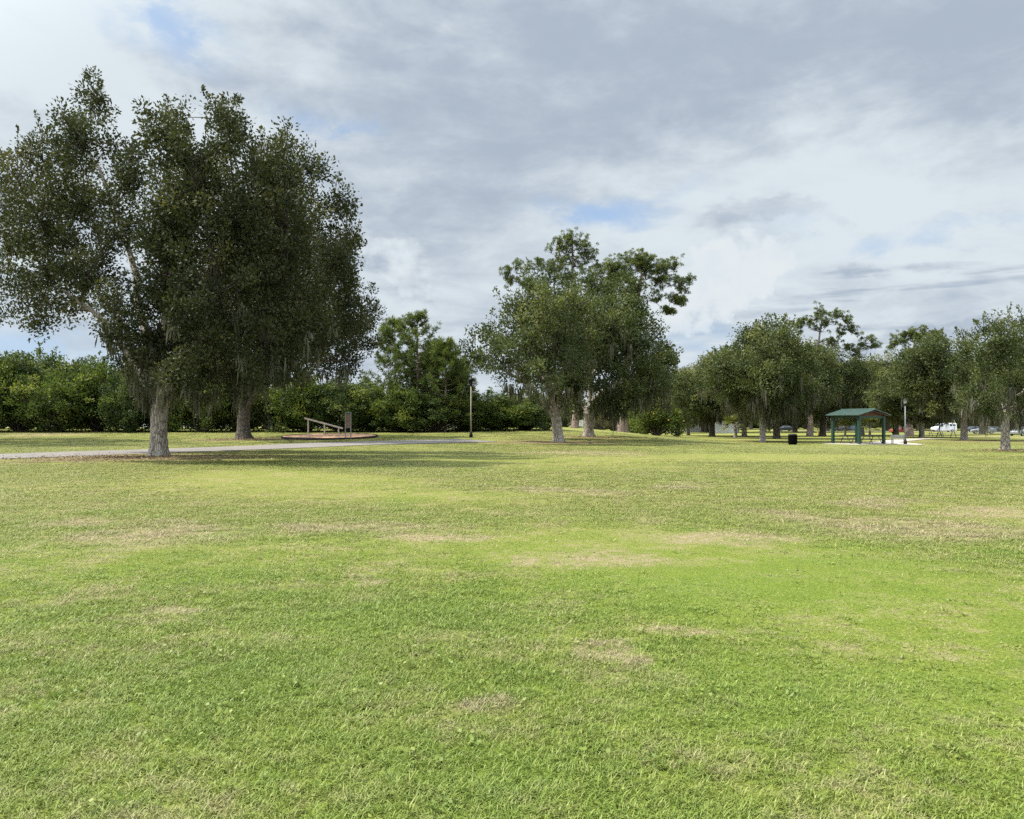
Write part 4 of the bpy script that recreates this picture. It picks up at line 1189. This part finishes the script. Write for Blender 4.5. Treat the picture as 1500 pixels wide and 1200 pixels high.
for px_, d_, h_, l_ in [(790, 118, 4.6, 'shrub far behind the low spreading middle oak'), (826, 126, 5.2, 'shrub far behind the middle oak trunks, left one'), (868, 130, 4.8, 'shrub far behind the slim middle trunk'),
                        (902, 128, 4.4, 'shrub far behind the pink grey pine trunk'), (946, 132, 5.0, 'shrub far behind the flowering bush')]:
    x, y, z = at(px_, d_)
    dup(K[px_ % 3], (x, y, z), px_ * 0.7, (1.15, 1.0, h_ / 6.8), l_, HED)
x, y, z = at(1028, 200)
house('white_shed', 'white shed with dark door openings below the twin stemmed oak', (x, y, z), -0.1, 8, 6, 3.2, 1.0, M['white_wall'], M['grey_roof'], 3)
x, y, z = at(1064, 180)
house('white_house', 'white gable end seen just left of the small fan palm', (x, y, z), rad(70), 7, 5, 2.6, 1.6, M['white_wall'], M['grey_roof'], 3)
for px, lab in [(120, 'pale house hidden by the hedge left of the tallest oak'), (270, 'pale house hidden by the hedge behind the two left oaks'), (490, 'pale house hidden by the hedge behind the exercise station'), (690, 'pale house hidden by the hedge behind the lamp post')]:
    x, y, z = at(px, 112)
    house('pale_house', lab, (x, y, z), 0.05 + px * 1e-4, 11, 8, 2.5, 0.6, M['white_wall'], M['grey_roof'], 5)
# white canopy far behind the marker post
x, y, z = at(1212, 190)
cn = thing('white_canopy', 'white flat canopy on thin posts far behind the shelter', 'canopy', (x, y, z), 0.05)
hc = height(610.5, 190) - z
MB().prism([(-2.5, hc - .6), (0, hc), (2.5, hc - .6), (2.5, hc - .75), (0, hc - .15), (-2.5, hc - .75)], -2.6, 2.6, 'x').build('roof', M['white_roof'], cn)
for sx in (-1, 1):
    for sy in (-1, 1):
        MB().box((sx * 2.3, sy * 2.2, (hc - .68) / 2), (.1, .1, hc - .68)).build('post', M['grey_pole'], cn)

# ------------------------------------------------------------------ grass
def tuft_meshes():
    out = []
    rr = np.random.default_rng(91)
    def blades(n, rad_, lmin, lmax, w, spread, seed):
        r = np.random.default_rng(seed)
        b = NB()
        a = r.uniform(0, 2 * PI, n); k = np.sqrt(r.random(n)) * rad_
        P = np.stack([np.cos(a) * k, np.sin(a) * k, np.full(n, -0.004)], 1)
        th = r.uniform(0, 2 * PI, n); el = np.clip(r.normal(spread, 0.35, n), 0.12, 1.5)
        D = np.stack([np.cos(th) * np.cos(el), np.sin(th) * np.cos(el), np.sin(el)], 1)
        L = r.uniform(lmin, lmax, (n, 1))
        S = norm(np.cross(D, np.array([0, 0, 1.0])) + 1e-5) * (w * r.uniform(0.6, 1.3, (n, 1))) / 2
        mid = P + D * L * 0.55
        tip = P + D * L + np.stack([np.cos(th), np.sin(th), -0.6 * np.ones(n)], 1) * L * 0.22
        t = np.clip(r.normal(0.5, 0.25, n), 0, 1)
        b.quads(np.stack([P - S * .8, P + S * .8, mid + S, mid - S], 1), t)
        b.quads(np.stack([mid - S, mid + S, tip + S * .12, tip - S * .12], 1), np.clip(t + .08, 0, 1))
        return b
    for i in range(7):
        out.append(blades(44, 0.085, 0.022, 0.048, 0.0042, 0.62, 100 + i))
    for i in range(2):                                  # coarser, taller, brighter tufts
        b = blades(16, 0.03, 0.045, 0.08, 0.0055, 0.95, 120 + i)
        b.t = [np.clip(x + 0.12, 0, 1) for x in b.t]
        out.append(b)
    for i in range(2):                                  # small round leaved weeds
        r = np.random.default_rng(130 + i); b = NB(); n = 22
        a = r.uniform(0, 2 * PI, n); k = np.sqrt(r.random(n)) * 0.07
        P = np.stack([np.cos(a) * k, np.sin(a) * k, r.uniform(0.012, 0.035, n)], 1)
        A = norm(np.stack([np.cos(a), np.sin(a), r.normal(0.1, 0.25, n)], 1))
        leaf_fan(r, b, P, A, 0.022, 0.019, np.clip(r.normal(0.55, 0.2, n), 0, 1))
        out.append(b)
    return out
m, t = new_mat('grass_blade')
gr = nd(t, 'ShaderNodeGroup'); gr.node_tree = LG
tint = nd(t, 'ShaderNodeAttribute', attribute_name='tint').outputs['Fac']
rnd = nd(t, 'ShaderNodeObjectInfo').outputs['Random']
c = mix(t, 1.0, gr.outputs[0], mix(t, tint, (0.70, 0.76, 0.62), (1.35, 1.30, 1.35)), 'MULTIPLY')
c = mix(t, mth(t, 'MULTIPLY', mr(t, tint, 0.78, 0.98), 0.4), c, (0.36, 0.34, 0.13))
c = mix(t, mr(t, rnd, 0.0, 1.0, 0.0, 0.3, False), c, mix(t, 1.0, c, (0.75, 1.0, 0.8), 'MULTIPLY'))
pr = principled(t, c, 0.55, 0.3)
tr = nd(t, 'ShaderNodeBsdfTranslucent', {'Color': c}).outputs[0]
finish(t, nd(t, 'ShaderNodeMixShader', {0: 0.3, 1: pr, 2: tr}).outputs[0])
M['grass'] = m
tcol = bpy.data.collections.new('grass_tufts')
for i, b in enumerate(tuft_meshes()):
    me = b.mesh('grass_tuft'); me.materials.append(M['grass'])
    tcol.objects.link(bpy.data.objects.new('grass_tuft.%03d' % i, me))
r = np.random.default_rng(92)
pts, scl, idx = [], [], []
PATHP = np.array(PATH)
def scatter(d0, d1, dens, s, sz, tall, weed=0.0):
    w = lambda d: 0.72 * d + 2.5
    area = (d1 - d0) * (w(d0) + w(d1))
    n = int(area * dens)
    u = r.random(n)
    y = np.sqrt(d0 * d0 + u * (d1 * d1 - d0 * d0)); x = r.uniform(-1, 1, n) * w(y)
    # keep off the path, the pads and the mulch bed
    far = np.full(n, 1e9)
    for a, b in zip(PATHP[:-1], PATHP[1:]):
        ab = b - a; tt = np.clip(((x - a[0]) * ab[0] + (y - a[1]) * ab[1]) / (ab @ ab), 0, 1)
        far = np.minimum(far, np.hypot(x - a[0] - tt * ab[0], y - a[1] - tt * ab[1]))
    ok = far > 2.75
    ok &= ((x - xs) / (68 * sc_ + .2)) ** 2 + ((y - ys) / 5.2) ** 2 > 1
    ok &= ~((np.abs(x - xf) < side) & (y > yf - 1.2) & (y < yf + 2 * side))
    for px_, py_, hx_, hy_ in DRY:
        cx_, cy_, _ = on_ground(px_, py_); y0_ = on_ground(px_, py_ + hy_)[1]; y1_ = on_ground(px_, py_ - hy_)[1]
        q = ((x - cx_) / (hx_ * cy_ / FP)) ** 2 + ((y - (y0_ + y1_) / 2) / ((y1_ - y0_) / 2)) ** 2
        ok &= (q > 1) | (r.random(n) < 0.55 + 0.4 * q)
    for ex_, ey_, erx, ery in EARTH:
        q = ((x - ex_) / erx) ** 2 + ((y - ey_) / ery) ** 2
        ok &= (q > 1) | (r.random(n) < 0.08 + 0.5 * q * q)
    x, y = x[ok], y[ok]; n = len(x)
    pts.append(np.stack([x, y, terrain(x, y)], 1))
    k = r.uniform(0.75, 1.3, (n, 1))
    scl.append(np.hstack([k * s, k * s, k * sz]))
    p_ = np.array([1] * 7 + [tall, tall, weed, weed]); p_ = p_ / p_.sum()
    idx.append(r.choice(11, n, p=p_))
scatter(2.4, 6, 300, 1.0, 1.0, 0.07, 0.06)
scatter(6, 10, 190, 1.2, 1.0, 0.05, 0.03)
scatter(10, 17, 85, 1.7, 1.1, 0.06)
scatter(17, 30, 26, 3.0, 0.9, 0.05)
scatter(30, 52, 8, 5.0, 0.75, 0.03)
scatter(52, 90, 2.4, 8.0, 0.75, 0.02)
Pn = np.concatenate(pts).astype(np.float32); Sn = np.concatenate(scl).astype(np.float32); In = np.concatenate(idx).astype(np.int32)
me = bpy.data.meshes.new('grass')
me.vertices.add(len(Pn)); me.vertices.foreach_set('co', Pn.ravel())
a = me.attributes.new('size', 'FLOAT_VECTOR', 'POINT'); a.data.foreach_set('vector', Sn.ravel())
a = me.attributes.new('turn', 'FLOAT', 'POINT'); a.data.foreach_set('value', r.uniform(0, 2 * PI, len(Pn)).astype(np.float32))
a = me.attributes.new('pick', 'INT', 'POINT'); a.data.foreach_set('value', In)
go = bpy.data.objects.new('grass', me); C.objects.link(go)
props(go, 'mown lawn grass mixed green and straw yellow across the whole park', 'grass', kind='stuff')
ng = bpy.data.node_groups.new('grass_scatter', 'GeometryNodeTree')
ng.interface.new_socket('Geometry', in_out='INPUT', socket_type='NodeSocketGeometry')
ng.interface.new_socket('Geometry', in_out='OUTPUT', socket_type='NodeSocketGeometry')
gi = ng.nodes.new('NodeGroupInput'); gout = ng.nodes.new('NodeGroupOutput')
ci = ng.nodes.new('GeometryNodeCollectionInfo'); ci.inputs['Collection'].default_value = tcol
ci.inputs['Separate Children'].default_value = True; ci.inputs['Reset Children'].default_value = True
def named(typ, nm):
    n = ng.nodes.new('GeometryNodeInputNamedAttribute'); n.data_type = typ; n.inputs['Name'].default_value = nm
    return n.outputs['Attribute']
ip = ng.nodes.new('GeometryNodeInstanceOnPoints'); ip.inputs['Pick Instance'].default_value = True
cx = ng.nodes.new('ShaderNodeCombineXYZ')
ng.links.new(named('FLOAT', 'turn'), cx.inputs[2])
er = ng.nodes.new('FunctionNodeEulerToRotation'); ng.links.new(cx.outputs[0], er.inputs[0])
ng.links.new(gi.outputs[0], ip.inputs['Points']); ng.links.new(ci.outputs[0], ip.inputs['Instance'])
ng.links.new(named('INT', 'pick'), ip.inputs['Instance Index']); ng.links.new(er.outputs[0], ip.inputs['Rotation'])
ng.links.new(named('FLOAT_VECTOR', 'size'), ip.inputs['Scale']); ng.links.new(ip.outputs[0], gout.inputs[0])
md = go.modifiers.new('scatter', 'NODES'); md.node_group = ng

rl = np.random.default_rng(95)
lb = NB()
for (cx_, cy_, rx_, ry_), n in ((EARTH[0], 2600), (EARTH[1], 1500), (EARTH[3], 1200), (EARTH[4], 1200)):
    a = rl.uniform(0, 2 * PI, n); k = np.abs(rl.normal(0, 0.55, n))
    x = cx_ + np.cos(a) * k * rx_; y = cy_ + np.sin(a) * k * ry_
    P = np.stack([x, y, terrain(x, y) + rl.uniform(0.015, 0.05, n)], 1)
    A = rdirs(rl, n); A[:, 2] *= 0.35
    leaf_fan(rl, lb, P, norm(A), 0.075, 0.04, rl.random(n))
M['litter'] = leaf_mat('litter', (0.10, 0.062, 0.036), (0.22, 0.145, 0.085), (0.34, 0.26, 0.17), 0.1)
props(link_mesh('leaf_litter', lb.mesh('leaf_litter'), M['litter']), 'brown fallen oak leaves strewn over the grass under the oaks', 'leaf litter', kind='stuff')

# ------------------------------------------------------------------ sky and sun
SUN_EL, SUN_AZ = rad(54), rad(-80)                  # azimuth clockwise from +Y: the sun stands to the left, a little ahead
sd = np.array([math.sin(SUN_AZ) * math.cos(SUN_EL), math.cos(SUN_AZ) * math.cos(SUN_EL), math.sin(SUN_EL)])
L_ = bpy.data.lights.new('sun', 'SUN'); L_.energy = 4.2; L_.angle = rad(1.0); L_.color = (1.0, 0.95, 0.86)
lo = bpy.data.objects.new('sun', L_); C.objects.link(lo)
from mathutils import Vector
lo.rotation_euler = Vector(sd).to_track_quat('Z', 'Y').to_euler()

W = bpy.data.worlds.new('World'); SC.world = W; W.use_nodes = True
t = W.node_tree; t.nodes.clear()
sky = nd(t, 'ShaderNodeTexSky', sky_type='NISHITA', sun_disc=False, sun_elevation=SUN_EL, sun_rotation=SUN_AZ, altitude=0.0)
D = nd(t, 'ShaderNodeTexCoord').outputs['Generated']
sx = nd(t, 'ShaderNodeSeparateXYZ', {0: D})
den = mth(t, 'ADD', mth(t, 'MAXIMUM', sx.outputs[2], 0.0), 0.16)
pl = nd(t, 'ShaderNodeCombineXYZ', {0: mth(t, 'DIVIDE', sx.outputs[0], den), 1: mth(t, 'DIVIDE', sx.outputs[1], den), 2: 0.0}).outputs[0]
def vdir(px, py):
    v = np.array([(px - 750) / FP, 1, (HOR - py) / FP]); v /= np.linalg.norm(v); return tuple(v)
warp = nd(t, 'ShaderNodeTexNoise', {'Vector': D, 'Scale': 5.0, 'Detail': 6.0, 'Roughness': 0.6}).outputs['Color']
wo = vm(t, 'MULTIPLY', vm(t, 'SUBTRACT', warp, (0.5, 0.5, 0.5)), (0.30, 0.16, 0.16))
Dw = vm(t, 'ADD', D, wo)
def spot(px, py, hw, hh, a=1.3, b=0.1):
    """a cloud feature at a direction of the sky, hw x hh photo pixels across"""
    q = vm(t, 'MULTIPLY', vm(t, 'SUBTRACT', Dw, vdir(px, py)), (FP / hw, 1.0, FP / hh))
    return mr(t, vm(t, 'LENGTH', q), a, b)
def mx(*s):
    r_ = s[0]
    for q in s[1:]: r_ = mth(t, 'MAXIMUM', r_, q)
    return r_
big = noise(t, pl, 0.75, 8, 0.58, 0.6)
med = noise(t, vm(t, 'ADD', pl, (3.1, 7.7, 0)), 2.1, 9, 0.6, 0.5)
fin = noise(t, vm(t, 'MULTIPLY', D, (1, 1, 2.4)), 9.0, 8, 0.62, 0.3)
# greyness of the cloud deck
g0 = mth(t, 'ADD', mth(t, 'MULTIPLY', big, 0.55), mth(t, 'MULTIPLY', med, 0.45))
dark = mx(spot(1000, 90, 520, 130), spot(1420, 60, 300, 120), spot(330, 130, 130, 38), mth(t, 'MULTIPLY', spot(700, 250, 200, 120), 0.7), spot(560, 30, 150, 60))
lite = mx(spot(60, 60, 260, 150), mth(t, 'MULTIPLY', spot(1150, 320, 420, 110), 0.7), mth(t, 'MULTIPLY', spot(200, 170, 90, 40), 1.0), spot(590, 385, 30, 24))
gv = mth(t, 'ADD', mth(t, 'ADD', mth(t, 'MULTIPLY', mth(t, 'SUBTRACT', g0, 0.5), 2.6), 0.40), mth(t, 'SUBTRACT', mth(t, 'MULTIPLY', dark, 0.50), mth(t, 'MULTIPLY', lite, 0.42)))
gv = mth(t, 'ADD', gv, mth(t, 'MULTIPLY', mth(t, 'SUBTRACT', fin, 0.5), 1.25))
# small piled-up clouds low in the sky, with crisp upper edges
puff_n = noise(t, D, 26.0, 7, 0.6)
def puff(px, py, hw, hh):
    v = mth(t, 'ADD', spot(px, py, hw, hh, 1.5, 0.0), mth(t, 'MULTIPLY', mth(t, 'SUBTRACT', puff_n, 0.5), 1.1))
    return mr(t, v, 0.34, 0.62)
pf = mx(puff(1050, 415, 62, 60), puff(1100, 400, 40, 38), mth(t, 'MULTIPLY', puff(590, 395, 52, 46), 0.5), puff(1010, 440, 60, 40))
gv = mth(t, 'SUBTRACT', gv, mth(t, 'MULTIPLY', pf, mr(t, puff_n, 0.35, 0.62, -0.05, 0.30)))
def wisp(px, py, hw, hh):
    v = mth(t, 'ADD', spot(px, py, hw, hh, 1.6, 0.0), mth(t, 'MULTIPLY', mth(t, 'SUBTRACT', fin, 0.5), 1.8))
    return mr(t, v, 0.25, 0.95)
gp = mx(wisp(1260, 388, 50, 14), wisp(1370, 368, 46, 14), wisp(1180, 330, 160, 14), wisp(1340, 478, 110, 14), wisp(580, 420, 60, 30))
gv = mth(t, 'ADD', gv, mth(t, 'MULTIPLY', gp, 0.26))
# long thin streaks low on the right
st = noise(t, vm(t, 'MULTIPLY', D, (2.2, 2.2, 26)), 2.0, 6, 0.55, 0.2)
strk = mth(t, 'MULTIPLY', mr(t, st, 0.52, 0.64), spot(1380, 430, 330, 75))
gv = mth(t, 'ADD', gv, mth(t, 'MULTIPLY', strk, 0.45))
gv = mr(t, gv, 0.0, 1.0, 0.0, 1.0)
cloud = mix(t, gv, (3.36, 3.72, 3.96), (1.98, 2.32, 2.78))
cloud = mix(t, mth(t, 'MULTIPLY', pf, mr(t, puff_n, 0.38, 0.62, 0.1, 0.75)), cloud, (3.72, 3.96, 4.10))
# openings where the blue shows
hole = mx(mth(t, 'MULTIPLY', spot(870, 305, 120, 30), 0.9), mth(t, 'MULTIPLY', spot(260, 55, 80, 50), 0.75), mth(t, 'MULTIPLY', spot(470, 180, 90, 26), 0.8), mth(t, 'MULTIPLY', spot(40, 500, 140, 40), 0.9), mth(t, 'MULTIPLY', spot(1010, 500, 60, 40), 0.5), mth(t, 'MULTIPLY', spot(1300, 345, 150, 22), 0.45))
hole = mth(t, 'MULTIPLY', hole, mr(t, fin, 0.40, 0.58))
skyc = mix(t, 0.75, sky.outputs[0], (1.45, 2.25, 3.55))
col = mix(t, mth(t, 'MULTIPLY', hole, 0.9), cloud, skyc)
# sky brightened overhead and round the sun, mostly out of frame, for added fill
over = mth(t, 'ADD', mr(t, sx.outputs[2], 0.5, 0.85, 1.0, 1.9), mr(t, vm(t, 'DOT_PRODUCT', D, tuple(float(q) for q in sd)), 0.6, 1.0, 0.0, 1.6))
over = mth(t, 'MULTIPLY', over, mr(t, sx.outputs[1], 0.45, -0.5, 1.0, 2.0))  # added gain on the unseen sky behind the camera, lights surfaces facing it
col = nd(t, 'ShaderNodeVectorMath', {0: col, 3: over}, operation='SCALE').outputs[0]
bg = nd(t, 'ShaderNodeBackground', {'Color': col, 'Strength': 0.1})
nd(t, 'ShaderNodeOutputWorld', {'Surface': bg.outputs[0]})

# ------------------------------------------------------------------ camera and render settings
cam = bpy.data.cameras.new('camera'); co = bpy.data.objects.new('camera', cam); C.objects.link(co)
co.location = (0, 0, EYE)
cam.sensor_width = 36; cam.lens = 36 * FP / 1500
co.rotation_euler = (rad(90) + math.atan((HOR - 600) / FP), 0, 0)
cam.clip_start = 0.1; cam.clip_end = 12000
SC.camera = co
SC.view_settings.view_transform = 'Standard'
SC.view_settings.look = 'None'
SC.view_settings.gamma = 1
SC.view_settings.exposure = 1.1
cy = SC.cycles
cy.max_bounces = 6; cy.diffuse_bounces = 3; cy.glossy_bounces = 2; cy.transmission_bounces = 3; cy.transparent_max_bounces = 6
cy.use_denoising = False
cy.use_adaptive_sampling = True; cy.adaptive_threshold = 0.015
